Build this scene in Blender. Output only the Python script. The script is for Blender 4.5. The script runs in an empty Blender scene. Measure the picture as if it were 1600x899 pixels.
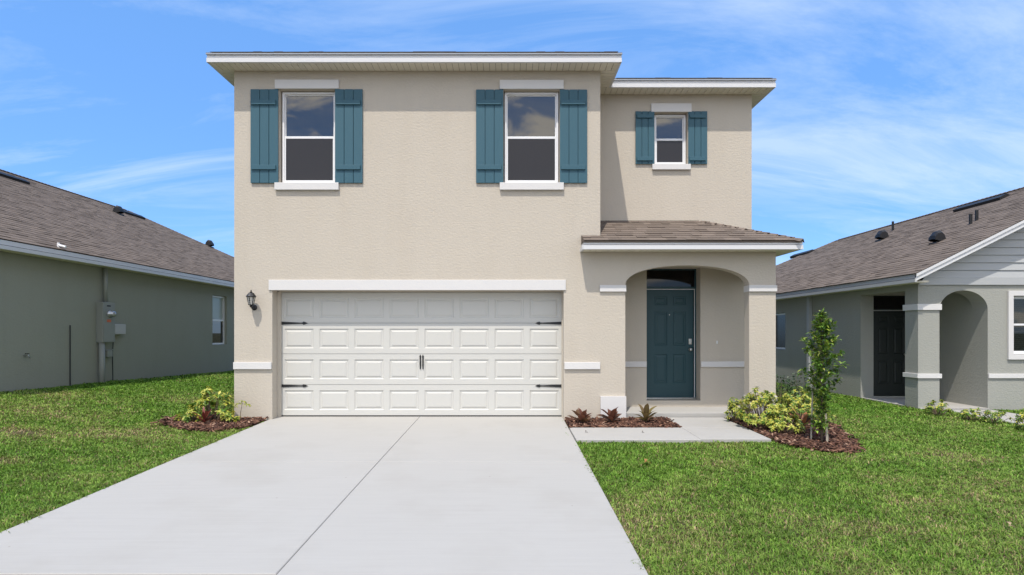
import bpy, math, random
import numpy as np
from mathutils import Vector, Matrix, Euler
from mathutils.geometry import tessellate_polygon

random.seed(7)
rng = np.random.default_rng(11)
S = bpy.context.scene
C = S.collection
R = math.radians

# ------------------------------------------------------------------ camera
cam = bpy.data.objects.new('camera', bpy.data.cameras.new('camera'))
C.objects.link(cam)
cam.location = (0.0, -9.7, 1.46)
cam.rotation_euler = (R(90), 0, 0)
cam.data.lens = 20.14
cam.data.sensor_width = 36
cam.data.shift_x = 0.0031
cam.data.shift_y = 0.0441
cam.data.clip_start = 0.05
cam.data.clip_end = 3000
S.camera = cam

# ------------------------------------------------------------------ exposure
S.view_settings.view_transform = 'Standard'
S.view_settings.look = 'None'
S.view_settings.gamma = 1
S.view_settings.use_curve_mapping = False
S.view_settings.exposure = 0.62

# ------------------------------------------------------------------ node helpers
def nd(nt, typ, inputs=None, **props):
    n = nt.nodes.new(typ)
    for k, v in props.items():
        setattr(n, k, v)
    for k, v in (inputs or {}).items():
        if isinstance(v, bpy.types.NodeSocket):
            nt.links.new(v, n.inputs[k])
        else:
            n.inputs[k].default_value = v
    return n
def mth(nt, op, a, b=0.5, c=0.5, clamp=False):
    n = nt.nodes.new('ShaderNodeMath'); n.operation = op; n.use_clamp = clamp
    for i, v in enumerate((a, b, c)):
        if isinstance(v, bpy.types.NodeSocket): nt.links.new(v, n.inputs[i])
        else: n.inputs[i].default_value = v
    return n.outputs[0]
def mixc(nt, fac, a, b, mode='MIX'):
    n = nt.nodes.new('ShaderNodeMix'); n.data_type = 'RGBA'; n.blend_type = mode
    for i, v in ((0, fac), (6, a), (7, b)):
        if isinstance(v, bpy.types.NodeSocket): nt.links.new(v, n.inputs[i])
        else: n.inputs[i].default_value = v if i == 0 else (tuple(v) + (1,))[:4]
    return n.outputs[2]
def ramp(nt, fac, stops):
    n = nt.nodes.new('ShaderNodeValToRGB')
    nt.links.new(fac, n.inputs[0])
    cr = n.color_ramp
    while len(cr.elements) < len(stops): cr.elements.new(0.5)
    for e, (p, c) in zip(cr.elements, stops):
        e.position = p
        e.color = (c, c, c, 1) if isinstance(c, (int, float)) else tuple(c) + (1,)
    return n.outputs[0]

# ------------------------------------------------------------------ sky and sun
TRAVEL = Vector((0.31, 1.0, -2.12)).normalized()
elev = math.asin(-TRAVEL.z)
W = bpy.data.worlds.new('World'); S.world = W; W.use_nodes = True
nt = W.node_tree; nt.nodes.clear()
sky = nd(nt, 'ShaderNodeTexSky', sky_type='NISHITA', sun_disc=False, sun_elevation=elev,
         sun_rotation=math.atan2(-TRAVEL.x, -TRAVEL.y) % (2 * math.pi),
         altitude=0, air_density=1.0, dust_density=0.3, ozone_density=2.2)
tc = nd(nt, 'ShaderNodeTexCoord')
sep = nd(nt, 'ShaderNodeSeparateXYZ', {0: tc.outputs['Generated']})
zz = mth(nt, 'ADD', mth(nt, 'MAXIMUM', sep.outputs[2], 0.0), 0.22)
px = mth(nt, 'DIVIDE', sep.outputs[0], zz); py = mth(nt, 'DIVIDE', sep.outputs[1], zz)
pv = nd(nt, 'ShaderNodeCombineXYZ', {0: px, 1: py})
mp = nd(nt, 'ShaderNodeMapping', {'Vector': pv.outputs[0], 'Location': (3.1, 1.7, 0), 'Rotation': (0, 0, R(-32)), 'Scale': (0.42, 1.25, 1)})
n1 = nd(nt, 'ShaderNodeTexNoise', {'Vector': mp.outputs[0], 'Scale': 1.7, 'Detail': 10, 'Roughness': 0.66, 'Distortion': 1.1})
n2 = nd(nt, 'ShaderNodeTexNoise', {'Vector': pv.outputs[0], 'Scale': 0.55, 'Detail': 3, 'Roughness': 0.5})
side = mth(nt, 'MULTIPLY_ADD', sep.outputs[0], 0.12, 0.0)
cl = mth(nt, 'ADD', mth(nt, 'MULTIPLY_ADD', n2.outputs[0], 0.35, n1.outputs[0]), side)
clf = ramp(nt, cl, [(0.60, 0.0), (0.74, 0.20), (0.92, 0.48)])
# puffier clouds on the street side of the sky (the windows mirror them)
n3 = nd(nt, 'ShaderNodeTexNoise', {'Vector': pv.outputs[0], 'Scale': 3.4, 'Detail': 9, 'Roughness': 0.6, 'Distortion': 0.6})
back = nd(nt, 'ShaderNodeMapRange', {0: sep.outputs[1], 1: 0.1, 2: -0.5, 3: 0.0, 4: 1.0})
puff = mth(nt, 'MULTIPLY', ramp(nt, n3.outputs[0], [(0.46, 0.0), (0.56, 1.0)]), back.outputs[0])
clf = mth(nt, 'MAXIMUM', clf, puff)
tint = mixc(nt, 0.55, mixc(nt, 1.0, sky.outputs[0], (0.72, 0.95, 1.30), 'MULTIPLY'), (1.1, 2.7, 5.7))
skyc = mixc(nt, clf, tint, mixc(nt, back.outputs[0], (4.9, 5.6, 6.5), (11.4, 10.7, 9.7)))
bg = nd(nt, 'ShaderNodeBackground', {'Color': skyc, 'Strength': 0.12})
ow = nd(nt, 'ShaderNodeOutputWorld', {'Surface': bg.outputs[0]})

sun = bpy.data.objects.new('sun', bpy.data.lights.new('sun', 'SUN'))
C.objects.link(sun)
sun.data.energy = 2.85; sun.data.angle = R(0.53); sun.data.color = (1.0, 0.935, 0.85)
sun.rotation_euler = TRAVEL.to_track_quat('-Z', 'Y').to_euler()
sun.location = (-4, -14, 20)

# ------------------------------------------------------------------ materials
MATS = {}
def material(name, col, rough=0.6, spec=0.5, metal=0.0, var=0.0, vscale=3.0, bump=0.0, bscale=40.0, bdist=0.01, bdet=4,
             attr=False, fine=0.0, stretch=(1, 1, 1), rnd=0.0, sub=0.0, ior=None, coat=0.0, extra=None):
    m = bpy.data.materials.new(name); m.use_nodes = True
    nt = m.node_tree; b = nt.nodes['Principled BSDF']
    b.inputs['Roughness'].default_value = rough
    b.inputs['Metallic'].default_value = metal
    b.inputs['Specular IOR Level'].default_value = spec
    if ior: b.inputs['IOR'].default_value = ior
    if coat: b.inputs['Coat Weight'].default_value = coat
    geo = nd(nt, 'ShaderNodeNewGeometry')
    mp = nd(nt, 'ShaderNodeMapping', {'Vector': geo.outputs['Position'], 'Scale': stretch})
    P = mp.outputs[0]
    if attr:
        c = nd(nt, 'ShaderNodeAttribute', attribute_name='col').outputs['Color']
    else:
        c = nd(nt, 'ShaderNodeRGB').outputs[0]; c.default_value = tuple(col) + (1,)
    if rnd:
        oi = nd(nt, 'ShaderNodeObjectInfo')
        r = mth(nt, 'FRACT', mth(nt, 'ADD', oi.outputs['Random'], geo.outputs['Random Per Island']))
        k = mth(nt, 'MULTIPLY_ADD', r, 2 * rnd, 1 - rnd)
        cc = nd(nt, 'ShaderNodeCombineColor', {0: k, 1: k, 2: k})
        c = mixc(nt, 1.0, c, cc.outputs[0], 'MULTIPLY')
    if var:
        n = nd(nt, 'ShaderNodeTexNoise', {'Vector': P, 'Scale': vscale, 'Detail': 6, 'Roughness': 0.6})
        k = mth(nt, 'MULTIPLY_ADD', n.outputs[0], 2 * var, 1 - var)
        cc = nd(nt, 'ShaderNodeCombineColor', {0: k, 1: k, 2: k})
        c = mixc(nt, 1.0, c, cc.outputs[0], 'MULTIPLY')
    if fine:
        n = nd(nt, 'ShaderNodeTexNoise', {'Vector': P, 'Scale': bscale * 2.2, 'Detail': 3, 'Roughness': 0.7})
        k = mth(nt, 'MULTIPLY_ADD', n.outputs[0], 2 * fine, 1 - fine)
        cc = nd(nt, 'ShaderNodeCombineColor', {0: k, 1: k, 2: k})
        c = mixc(nt, 1.0, c, cc.outputs[0], 'MULTIPLY')
    if extra: c = extra(nt, c, P)
    nt.links.new(c, b.inputs['Base Color'])
    if bump:
        n = nd(nt, 'ShaderNodeTexNoise', {'Vector': P, 'Scale': bscale, 'Detail': bdet, 'Roughness': 0.6})
        bp = nd(nt, 'ShaderNodeBump', {'Strength': bump, 'Distance': bdist, 'Height': n.outputs[0]})
        nt.links.new(bp.outputs[0], b.inputs['Normal'])
    if sub:   # thin leaf translucency
        tr = nd(nt, 'ShaderNodeBsdfTranslucent', {'Color': c})
        mx = nd(nt, 'ShaderNodeMixShader', {0: sub, 1: b.outputs[0], 2: tr.outputs[0]})
        nt.links.new(mx.outputs[0], nt.nodes['Material Output'].inputs['Surface'])
    MATS[name] = m
    return m

def stains(nt, c, P):   # faint vertical weather streaks on stucco
    mp = nd(nt, 'ShaderNodeMapping', {'Vector': P, 'Scale': (2.4, 2.4, 0.25)})
    n = nd(nt, 'ShaderNodeTexNoise', {'Vector': mp.outputs[0], 'Scale': 1.6, 'Detail': 5, 'Roughness': 0.6})
    f = ramp(nt, n.outputs[0], [(0.45, 0.0), (0.75, 0.22)])
    return mixc(nt, f, c, mixc(nt, 1.0, c, (0.86, 0.83, 0.79), 'MULTIPLY'))
def broom(nt, c, P):    # concrete: broom lines, faint blotches and small pits
    mp = nd(nt, 'ShaderNodeMapping', {'Vector': P, 'Scale': (0.7, 22, 1)})
    n = nd(nt, 'ShaderNodeTexNoise', {'Vector': mp.outputs[0], 'Scale': 2.0, 'Detail': 5, 'Roughness': 0.65})
    c = mixc(nt, ramp(nt, n.outputs[0], [(0.4, 0.0), (0.72, 0.5)]), c, mixc(nt, 1.0, c, (0.90, 0.895, 0.885), 'MULTIPLY'))
    n = nd(nt, 'ShaderNodeTexNoise', {'Vector': P, 'Scale': 0.9, 'Detail': 4, 'Roughness': 0.6})
    c = mixc(nt, ramp(nt, n.outputs[0], [(0.5, 0.0), (0.72, 0.6)]), c, mixc(nt, 1.0, c, (0.90, 0.885, 0.86), 'MULTIPLY'))
    v = nd(nt, 'ShaderNodeTexVoronoi', {'Vector': P, 'Scale': 2.3})
    f = mth(nt, 'LESS_THAN', v.outputs['Distance'], 0.022)
    return mixc(nt, mth(nt, 'MULTIPLY', f, 0.5), c, (0.2, 0.17, 0.13))
def soilmix(nt, c, P):
    n = nd(nt, 'ShaderNodeTexNoise', {'Vector': P, 'Scale': 30, 'Detail': 5, 'Roughness': 0.7})
    return mixc(nt, ramp(nt, n.outputs[0], [(0.4, 0.0), (0.62, 1.0)]), c, (0.13, 0.10, 0.06))

m_stucco = material('beige_stucco', (0.500, 0.450, 0.376), 0.9, 0.2, var=0.04, vscale=1.3, bump=0.5, bscale=26, bdist=0.012, bdet=5, fine=0.07, stretch=(0.8, 0.8, 1.25), extra=stains)
m_trim = material('white_stucco_trim', (0.62, 0.605, 0.585), 0.8, 0.3, var=0.02, bump=0.25, bscale=45, bdist=0.006, fine=0.02)
m_white = material('white_painted_metal', (0.62, 0.62, 0.62), 0.4, 0.4, var=0.02, vscale=2)
m_garage = material('white_garage_door_paint', (0.535, 0.525, 0.485), 0.45, 0.4, var=0.018, vscale=2.5, bump=0.12, bscale=9, bdist=0.004, fine=0.01)
m_cream = material('cream_jamb_paint', (0.52, 0.47, 0.39), 0.6, 0.3, var=0.02)
m_soffit = material('cream_vinyl_soffit', (0.72, 0.68, 0.58), 0.6, 0.3, rnd=0.03)
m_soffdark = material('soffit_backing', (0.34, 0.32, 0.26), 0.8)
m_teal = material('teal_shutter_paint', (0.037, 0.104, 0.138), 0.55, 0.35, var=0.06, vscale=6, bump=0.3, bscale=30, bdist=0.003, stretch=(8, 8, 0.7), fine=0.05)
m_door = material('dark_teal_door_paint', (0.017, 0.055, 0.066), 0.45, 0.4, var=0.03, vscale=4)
m_vinyl = material('white_vinyl_frame', (0.74, 0.74, 0.74), 0.35, 0.5)
m_glass = material('window_glass', (0.012, 0.013, 0.013), 0.02, 0.5, ior=1.95, bump=0.015, bscale=1.2, bdist=0.01, bdet=1)
m_screen = material('dark_insect_screen', (0.021, 0.019, 0.020), 0.22, 0.4, ior=1.5, fine=0.08, bscale=200)
m_darkglass = material('dark_transom_glass', (0.008, 0.007, 0.008), 0.04, 0.4)
m_iron = material('black_iron', (0.012, 0.012, 0.013), 0.45, 0.5)
m_nickel = material('brushed_nickel', (0.55, 0.55, 0.53), 0.28, 0.5, metal=1.0)
m_conc = material('pale_concrete', (0.388, 0.376, 0.350), 0.85, 0.25, var=0.02, vscale=0.6, bump=0.2, bscale=70, bdist=0.003, fine=0.03, extra=broom)
m_joint = material('joint_filler', (0.27, 0.255, 0.23), 0.9)
m_street = material('reddish_brown_street', (0.16, 0.10, 0.085), 0.9, 0.2, var=0.15, vscale=8, bump=0.4, bscale=90, bdist=0.006, fine=0.2)
m_soil = material('lawn_soil', (0.035, 0.055, 0.016), 0.95, 0.1, var=0.25, vscale=1.5, bump=0.5, bscale=50, bdist=0.02, extra=soilmix)
m_mulchbase = material('mulch_base', (0.055, 0.026, 0.018), 0.95, 0.1, var=0.3, vscale=20, bump=0.8, bscale=45, bdist=0.02)
m_chip = material('mulch_chips', (0, 0, 0), 0.85, 0.2, attr=True)
m_grass = material('grass_blades', (0, 0, 0), 0.55, 0.25, attr=True, sub=0.30)
m_leaf = material('plant_leaves', (0, 0, 0), 0.42, 0.45, attr=True, sub=0.28)
m_bark = material('young_bark', (0.16, 0.12, 0.085), 0.85, 0.2, var=0.25, vscale=30, bump=0.5, bscale=80, bdist=0.004)
m_stake = material('pale_pine_stake', (0.46, 0.40, 0.30), 0.8, 0.2, var=0.15, vscale=12)
m_shingle = material('brown_asphalt_shingle', (0.155, 0.125, 0.103), 0.95, 0.12, rnd=0.20, var=0.12, vscale=7, bump=0.6, bscale=160, bdist=0.004, fine=0.22)
m_gwall = material('grey_green_stucco', (0.285, 0.292, 0.238), 0.9, 0.2, var=0.04, vscale=1.2, bump=0.5, bscale=26, bdist=0.012, fine=0.06, stretch=(0.8, 0.8, 1.25), extra=stains)
m_rwall = material('grey_stucco', (0.325, 0.325, 0.29), 0.9, 0.2, var=0.04, vscale=1.2, bump=0.55, bscale=26, bdist=0.012, fine=0.06, stretch=(0.8, 0.8, 1.25), extra=stains)
m_siding = material('light_grey_siding', (0.40, 0.41, 0.41), 0.7, 0.3, var=0.03, vscale=3, bump=0.2, bscale=20, bdist=0.004, stretch=(1, 1, 9))
m_blackv = material('black_plastic', (0.012, 0.012, 0.013), 0.5, 0.4)
m_utility = material('grey_utility_paint', (0.24, 0.25, 0.22), 0.5, 0.4, var=0.05, vscale=6)
m_lightbox = material('light_grey_plastic', (0.42, 0.42, 0.40), 0.5, 0.4)
def clear_glass():
    m = bpy.data.materials.new('clear_lantern_glass'); m.use_nodes = True; nt = m.node_tree
    tr = nd(nt, 'ShaderNodeBsdfTransparent', {'Color': (0.80, 0.82, 0.82, 1)})
    mx = nd(nt, 'ShaderNodeMixShader', {0: 0.22, 1: tr.outputs[0], 2: nt.nodes['Principled BSDF'].outputs[0]})
    nt.nodes['Principled BSDF'].inputs['Roughness'].default_value = 0.1
    nt.links.new(mx.outputs[0], nt.nodes['Material Output'].inputs['Surface']); return m
m_lampglass = clear_glass()
def clear_pane():
    m = bpy.data.materials.new('clear_window_pane'); m.use_nodes = True; nt = m.node_tree
    tr = nd(nt, 'ShaderNodeBsdfTransparent', {'Color': (0.62, 0.66, 0.65, 1)}); b = nt.nodes['Principled BSDF']
    b.inputs['Base Color'].default_value = (0.01, 0.012, 0.012, 1); b.inputs['Roughness'].default_value = 0.02; b.inputs['IOR'].default_value = 1.9
    mx = nd(nt, 'ShaderNodeMixShader', {0: 0.45, 1: tr.outputs[0], 2: b.outputs[0]})
    nt.links.new(mx.outputs[0], nt.nodes['Material Output'].inputs['Surface']); return m
m_clearpane = clear_pane()
m_blindslat = material('grey_green_blind_slats', (0.42, 0.50, 0.45), 0.5, 0.4)
m_meterglass = material('meter_glass', (0.40, 0.41, 0.42), 0.08, 0.8, metal=0.5)
m_sticker = material('yellow_red_sticker', (0.55, 0.12, 0.05), 0.6)
m_greendoor = material('very_dark_green_door_paint', (0.007, 0.012, 0.010), 0.5, 0.4)
m_blind = material('pale_window_blind', (0.35, 0.40, 0.37), 0.25, 0.5)

# ------------------------------------------------------------------ mesh helpers
class Acc:
    def __init__(s): s.v = []; s.f = []; s.c = []
    def box(s, x0, x1, y0, y1, z0, z1):
        b = len(s.v)
        s.v += [(x, y, z) for z in (z0, z1) for (x, y) in ((x0, y0), (x1, y0), (x1, y1), (x0, y1))]
        s.f += [tuple(b + i for i in q) for q in ((3, 2, 1, 0), (4, 5, 6, 7), (0, 1, 5, 4), (1, 2, 6, 5), (2, 3, 7, 6), (3, 0, 4, 7))]
        return s
    def add(s, vs, fs, col=None):
        b = len(s.v); s.v += [tuple(p) for p in vs]; s.f += [tuple(b + i for i in q) for q in fs]
        if col is not None: s.c += [tuple(col)] * len(vs)
        return s
    def tube(s, pts, rad, n=8, cap=True, col=None):
        pts = [Vector(p) for p in pts]
        if not isinstance(rad, (list, tuple)): rad = [rad] * len(pts)
        b = len(s.v)
        for i, p in enumerate(pts):
            a = pts[min(i + 1, len(pts) - 1)] - pts[max(i - 1, 0)]
            a.normalize()
            u = a.orthogonal().normalized() if abs(a.z) < 0.95 else Vector((1, 0, 0))
            u = (u - a * u.dot(a)).normalized(); w = a.cross(u)
            for k in range(n):
                t = 2 * math.pi * k / n
                s.v.append(tuple(p + (u * math.cos(t) + w * math.sin(t)) * rad[i]))
                if col is not None: s.c.append(tuple(col))
        for i in range(len(pts) - 1):
            for k in range(n):
                k2 = (k + 1) % n
                s.f.append((b + i * n + k, b + i * n + k2, b + (i + 1) * n + k2, b + (i + 1) * n + k))
        if cap:
            s.f.append(tuple(b + k for k in range(n))[::-1])
            s.f.append(tuple(b + (len(pts) - 1) * n + k for k in range(n)))
        return s
    def lathe(s, cx, cy, prof, n=12):    # prof: (r, z)
        b = len(s.v)
        for r, z in prof:
            for k in range(n):
                t = 2 * math.pi * (k + 0.5) / n
                s.v.append((cx + r * math.cos(t), cy + r * math.sin(t), z))
        for i in range(len(prof) - 1):
            for k in range(n):
                k2 = (k + 1) % n
                s.f.append((b + i * n + k, b + i * n + k2, b + (i + 1) * n + k2, b + (i + 1) * n + k))
        s.f.append(tuple(b + k for k in range(n))[::-1])
        s.f.append(tuple(b + (len(prof) - 1) * n + k for k in range(n)))
        return s
    def prism(s, outer, holes, fn0, fn1):
        """2-D outline with holes, fn0/fn1 map (u,v) to the near and far face"""
        loops = [list(outer)] + [list(h) for h in holes]
        tris = tessellate_polygon([[Vector((p[0], p[1], 0)) for p in l] for l in loops])
        flat = [p for l in loops for p in l]
        b = len(s.v); n = len(flat)
        s.v += [tuple(fn0(*p)) for p in flat] + [tuple(fn1(*p)) for p in flat]
        for t in tris:
            s.f.append(tuple(b + i for i in t)); s.f.append(tuple(b + n + i for i in reversed(t)))
        o = 0
        for l in loops:
            k = len(l)
            for i in range(k):
                j = (i + 1) % k
                s.f.append((b + o + i, b + n + o + i, b + n + o + j, b + o + j))
            o += k
        return s

def wloc(o):
    v = Vector((0, 0, 0))
    while o is not None: v += o.location; o = o.parent
    return v
def tag(o, label=None, cat=None, group=None, kind=None):
    if label: o['label'] = label
    if cat: o['category'] = cat
    if group: o['group'] = group
    if kind: o['kind'] = kind
    return o
def thing(name, loc, label, cat, group=None):
    o = bpy.data.objects.new(name, None); C.objects.link(o); o.location = loc; o.empty_display_size = 0.2
    return tag(o, label, cat, group)
def put(name, a, mat, parent=None, smooth=False, loc=None, bevel=0):
    """link an Acc (world coordinates) as one mesh object"""
    me = bpy.data.meshes.new(name)
    base = wloc(parent) if parent else Vector((0, 0, 0))
    org = Vector(loc) if loc is not None else (base if parent else Vector((0, 0, 0)))
    me.from_pydata([(x - org.x, y - org.y, z - org.z) for x, y, z in a.v], [], a.f)
    if a.c:
        ca = me.color_attributes.new('col', 'FLOAT_COLOR', 'POINT')
        ca.data.foreach_set('color', np.array([tuple(c) + (1,) for c in a.c], dtype=np.float32).ravel())
    import bmesh
    bm = bmesh.new(); bm.from_mesh(me); bmesh.ops.recalc_face_normals(bm, faces=bm.faces); bm.to_mesh(me); bm.free()
    if smooth:
        for p in me.polygons: p.use_smooth = True
    me.materials.append(mat)
    o = bpy.data.objects.new(name, me); C.objects.link(o)
    o.parent = parent; o.location = org - base
    if bevel:
        m = o.modifiers.new('bevel', 'BEVEL'); m.width = bevel; m.segments = 2; m.limit_method = 'ANGLE'
    return o
def inst(name, mesh, loc, parent, rot=(0, 0, 0), scale=(1, 1, 1)):
    o = bpy.data.objects.new(name, mesh); C.objects.link(o)
    o.parent = parent; o.location = Vector(loc) - (wloc(parent) if parent else Vector((0, 0, 0)))
    o.rotation_euler = rot; o.scale = scale
    return o
def B(*a): return Acc().box(*a)
def mesh_of(name, a, mat):
    me = bpy.data.meshes.new(name); me.from_pydata(a.v, [], a.f)
    if a.c:
        ca = me.color_attributes.new('col', 'FLOAT_COLOR', 'POINT')
        ca.data.foreach_set('color', np.array([tuple(c) + (1,) for c in a.c], dtype=np.float32).ravel())
    me.materials.append(mat); return me
def ywall(outer, holes, y0, y1):
    return Acc().prism(outer, holes, lambda u, v: (u, y0, v), lambda u, v: (u, y1, v))
def xwall(outer, holes, x0, x1):
    return Acc().prism(outer, holes, lambda u, v: (x0, u, v), lambda u, v: (x1, u, v))
def rect(a, b, c, d): return [(a, c), (b, c), (b, d), (a, d)]

# ------------------------------------------------------------------ terrain
def sstep(t): t = np.clip(t, 0, 1); return t * t * (3 - 2 * t)
def drive_z(y): return 0.025 * np.minimum(y, 0)
def ground_z(x, y):
    x = np.asarray(x, float); y = np.asarray(y, float)
    b = np.where(y < -6.0, -0.15, 0.025 * np.minimum(y, 0)) - 0.028
    L = np.clip(0.40 - 0.022 * y, 0.10, 0.46) * sstep((-4.3 - x) / 5.2)
    Rr = -0.07 * sstep((x - 3.8) / 4.0)
    w = 0.014 * np.sin(x * 1.7 + 0.6 * y) * np.sin(y * 1.3 - 0.5) * sstep((np.abs(x + 1.6) - 2.9) / 1.5)
    fade = sstep((y + 12) / 6)
    return b + (L + Rr + w) * fade - 0.12 * sstep((-6.0 - y) / 0.35)
def axis(lo, hi, step, far):
    a = list(np.arange(lo, hi + 1e-6, step)); k = step; p = hi; q = lo; up = []; dn = []
    while p < far: k *= 1.5; p += k; up.append(p)
    k = step
    while q > -far: k *= 1.5; q -= k; dn.append(q)
    return np.array(dn[::-1] + a + up)
gx = axis(-12, 12, 0.25, 1500); gy = axis(-9, 12, 0.25, 1500)
XX, YY = np.meshgrid(gx, gy)
ZZ = ground_z(XX, YY)
a = Acc(); a.v = list(map(tuple, np.stack([XX, YY, ZZ], -1).reshape(-1, 3)))
nx = len(gx)
a.f = [(j * nx + i, j * nx + i + 1, (j + 1) * nx + i + 1, (j + 1) * nx + i) for j in range(len(gy) - 1) for i in range(nx - 1)]
tag(put('ground', a, m_soil, smooth=True), kind='structure')

# street beyond the driveway's end
a = Acc()
a.add([(-300, -14, -0.22), (300, -14, -0.22), (300, -5.99, -0.165), (0.9, -5.95, -0.165), (-4.1, -5.87, -0.165), (-300, -5.87, -0.165),
       (-300, -14, -0.5), (300, -14, -0.5), (300, -5.99, -0.5), (0.9, -5.95, -0.5), (-4.1, -5.87, -0.5), (-300, -5.87, -0.5)],
      [(0, 1, 2, 3, 4, 5), (5, 4, 10, 11), (4, 3, 9, 10), (3, 2, 8, 9), (0, 6, 7, 1)])
tag(put('street', a, m_street), kind='structure')

# driveway slabs with open joints between them
drv = put('driveway', Acc().add([(-4.03, 0.26, -0.045), (0.90, 0.26, -0.045), (0.90, -5.9, -0.195), (-4.03, -5.85, -0.195),
                                (-4.03, 0.26, -0.3), (0.90, 0.26, -0.3), (0.90, -5.9, -0.4), (-4.03, -5.85, -0.4)],
                               [(0, 1, 2, 3), (0, 4, 5, 1), (1, 5, 6, 2), (2, 6, 7, 3), (3, 7, 4, 0)]), m_joint)
tag(drv, kind='structure')
def slab(name, x0, x1, y0, y1, parent, zt=lambda y: float(drive_z(y)), th=0.1, mat=None, e=0.006):
    """pavement slab with softly rounded top edges"""
    vs = []
    for (ins, dz) in ((0, -th), (0, -e), (e, 0)):
        for x, y in ((x0 + ins, y0 + ins), (x1 - ins, y0 + ins), (x1 - ins, y1 - ins), (x0 + ins, y1 - ins)):
            vs.append((x, y, zt(y) + dz))
    fs = [(8, 9, 10, 11)]
    for l in (0, 4):
        for i in range(4):
            j = (i + 1) % 4; fs.append((l + i, l + j, l + 4 + j, l + 4 + i))
    return put(name, Acc().add(vs, fs), mat or m_conc, parent)
for x0, x1 in ((-4.05, -1.552), (-1.547, 0.93)):
    slab('concrete_slab', x0, x1, -2.90, 0.0 if False else 0.255, drv)
    slab('concrete_slab', x0, x1, -5.88 if x0 < -4 else -5.91, -2.903, drv)
# front walk
walk = put('walkway', B(0.97, 3.62, -1.70, -0.9, -0.3, -0.06), m_joint); tag(walk, kind='structure')
wz = lambda y: 0.010 + 0.018 * min(y, 0)
slab('concrete_slab', 0.937, 2.668, -1.76, -0.85, walk, wz)
slab('concrete_slab', 2.674, 3.655, -1.72, -0.85, walk, wz)
slab('concrete_slab', 2.674, 3.655, -0.846, 0.10, walk, wz)
# right neighbour's walk
nwalk = put('neighbour_walkway', B(8.64, 9.6, -5.8, 1.9, -0.5, -0.2), m_joint); tag(nwalk, kind='structure')
nz = lambda y: -0.075 + 0.012 * min(y, 0)
for k in range(6):
    slab('concrete_slab', 8.62, 9.62, -5.8 + k * 1.25, -5.8 + k * 1.25 + 1.244, nwalk, nz)

# ------------------------------------------------------------------ shingles
unit_shingle = Acc().add([(-.5, 0, 0), (.5, 0, 0), (.5, 1, -0.2), (-.5, 1, -0.2), (-.5, 0, 1), (.5, 0, 1), (.5, 1, 0.15), (-.5, 1, 0.15)],
                         [(3, 2, 1, 0), (4, 5, 6, 7), (0, 1, 5, 4), (1, 2, 6, 5), (2, 3, 7, 6), (3, 0, 4, 7)])
me_shingle = mesh_of('shingle', unit_shingle, m_shingle)
def shingle_slope(P0, U, V, clip, parent, nparts, score, expo=0.143, th=0.009, wr=(0.13, 0.30), vmax=99):
    """courses of shingles on the plane P0 + u U + v V; clip(v) gives the u-range; the nearest become parts"""
    P0 = Vector(P0); U = Vector(U).normalized(); V = Vector(V).normalized(); N = U.cross(V).normalized()
    if N.z < 0: N = -N
    items = []; v = 0.0
    while v < vmax:
        r = clip(v + expo * 0.5)
        if r is None: break
        u0, u1 = r; u = u0
        first = True
        while u < u1 - 0.02:
            w = random.uniform(*wr)
            if first: w *= random.uniform(0.4, 1); first = False
            w = min(w, u1 - u)
            if u1 - u - w < 0.06: w = u1 - u
            t = th * random.choice((1.0, 1.0, 1.0, 1.7))
            items.append((u + w / 2, v, w - 0.002, t)); u += w
        v += expo
    items.sort(key=lambda i: score(P0 + U * i[0] + V * i[1]))
    rot = Matrix((U, V, N)).transposed().to_euler()
    flip = Matrix((U, V, N)).determinant() < 0
    if flip: rot = Matrix((-U, V, N)).transposed().to_euler()
    acc = Acc()
    for k, (u, v, w, t) in enumerate(items):
        p = P0 + U * u + V * v + N * 0.004
        if k < nparts:
            inst('shingle', me_shingle, p, parent, rot, (w, expo * 1.25, t))
        else:
            acc.add([p + U * (a_ * w) + V * (b_ * expo * 1.25) + N * (c_ * t) for a_, b_, c_ in unit_shingle.v], unit_shingle.f)
    if acc.v: tag(put('shingles', acc, m_shingle, parent), kind='stuff')
camv = Vector(cam.location)
near = lambda p: (p - camv).length

def hip_roof(name, x0, x1, y0, y1, z, pitch, parent, zb=None, gable_front=False, label=None):
    """solid hipped roof, ridge along y"""
    xm = (x0 + x1) / 2; hw = (x1 - x0) / 2; h = hw * pitch
    r0 = y0 if gable_front else y0 + hw
    r1 = y1 - hw
    if r1 < r0: r0 = r1 = (y0 + y1) / 2
    zb = z - 0.006 if zb is None else zb
    vs = [(x0, y0, z), (x1, y0, z), (x1, y1, z), (x0, y1, z), (xm, r0, z + h), (xm, r1, z + h),
          (x0, y0, zb), (x1, y0, zb), (x1, y1, zb), (x0, y1, zb)]
    fs = [(0, 1, 4), (1, 2, 5, 4), (2, 3, 5), (3, 0, 4, 5), (0, 6, 7, 1), (1, 7, 8, 2), (2, 8, 9, 3), (3, 9, 6, 0), (9, 8, 7, 6)]
    if gable_front:   # thin decking that stays open under the gable
        vs = vs[:6] + [(a_, b_, c_ - 0.05) for a_, b_, c_ in vs[:6]]
        fs = [(1, 2, 5, 4), (2, 3, 5), (3, 0, 4, 5), (10, 11, 8, 7), (11, 9, 8), (11, 10, 6, 9), (0, 6, 10, 4), (4, 10, 7, 1), (1, 7, 8, 2), (2, 8, 9, 3), (3, 9, 6, 0)]
    o = put(name, Acc().add(vs, fs), m_shingle, parent)
    if label: tag(o, label)
    return o

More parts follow.
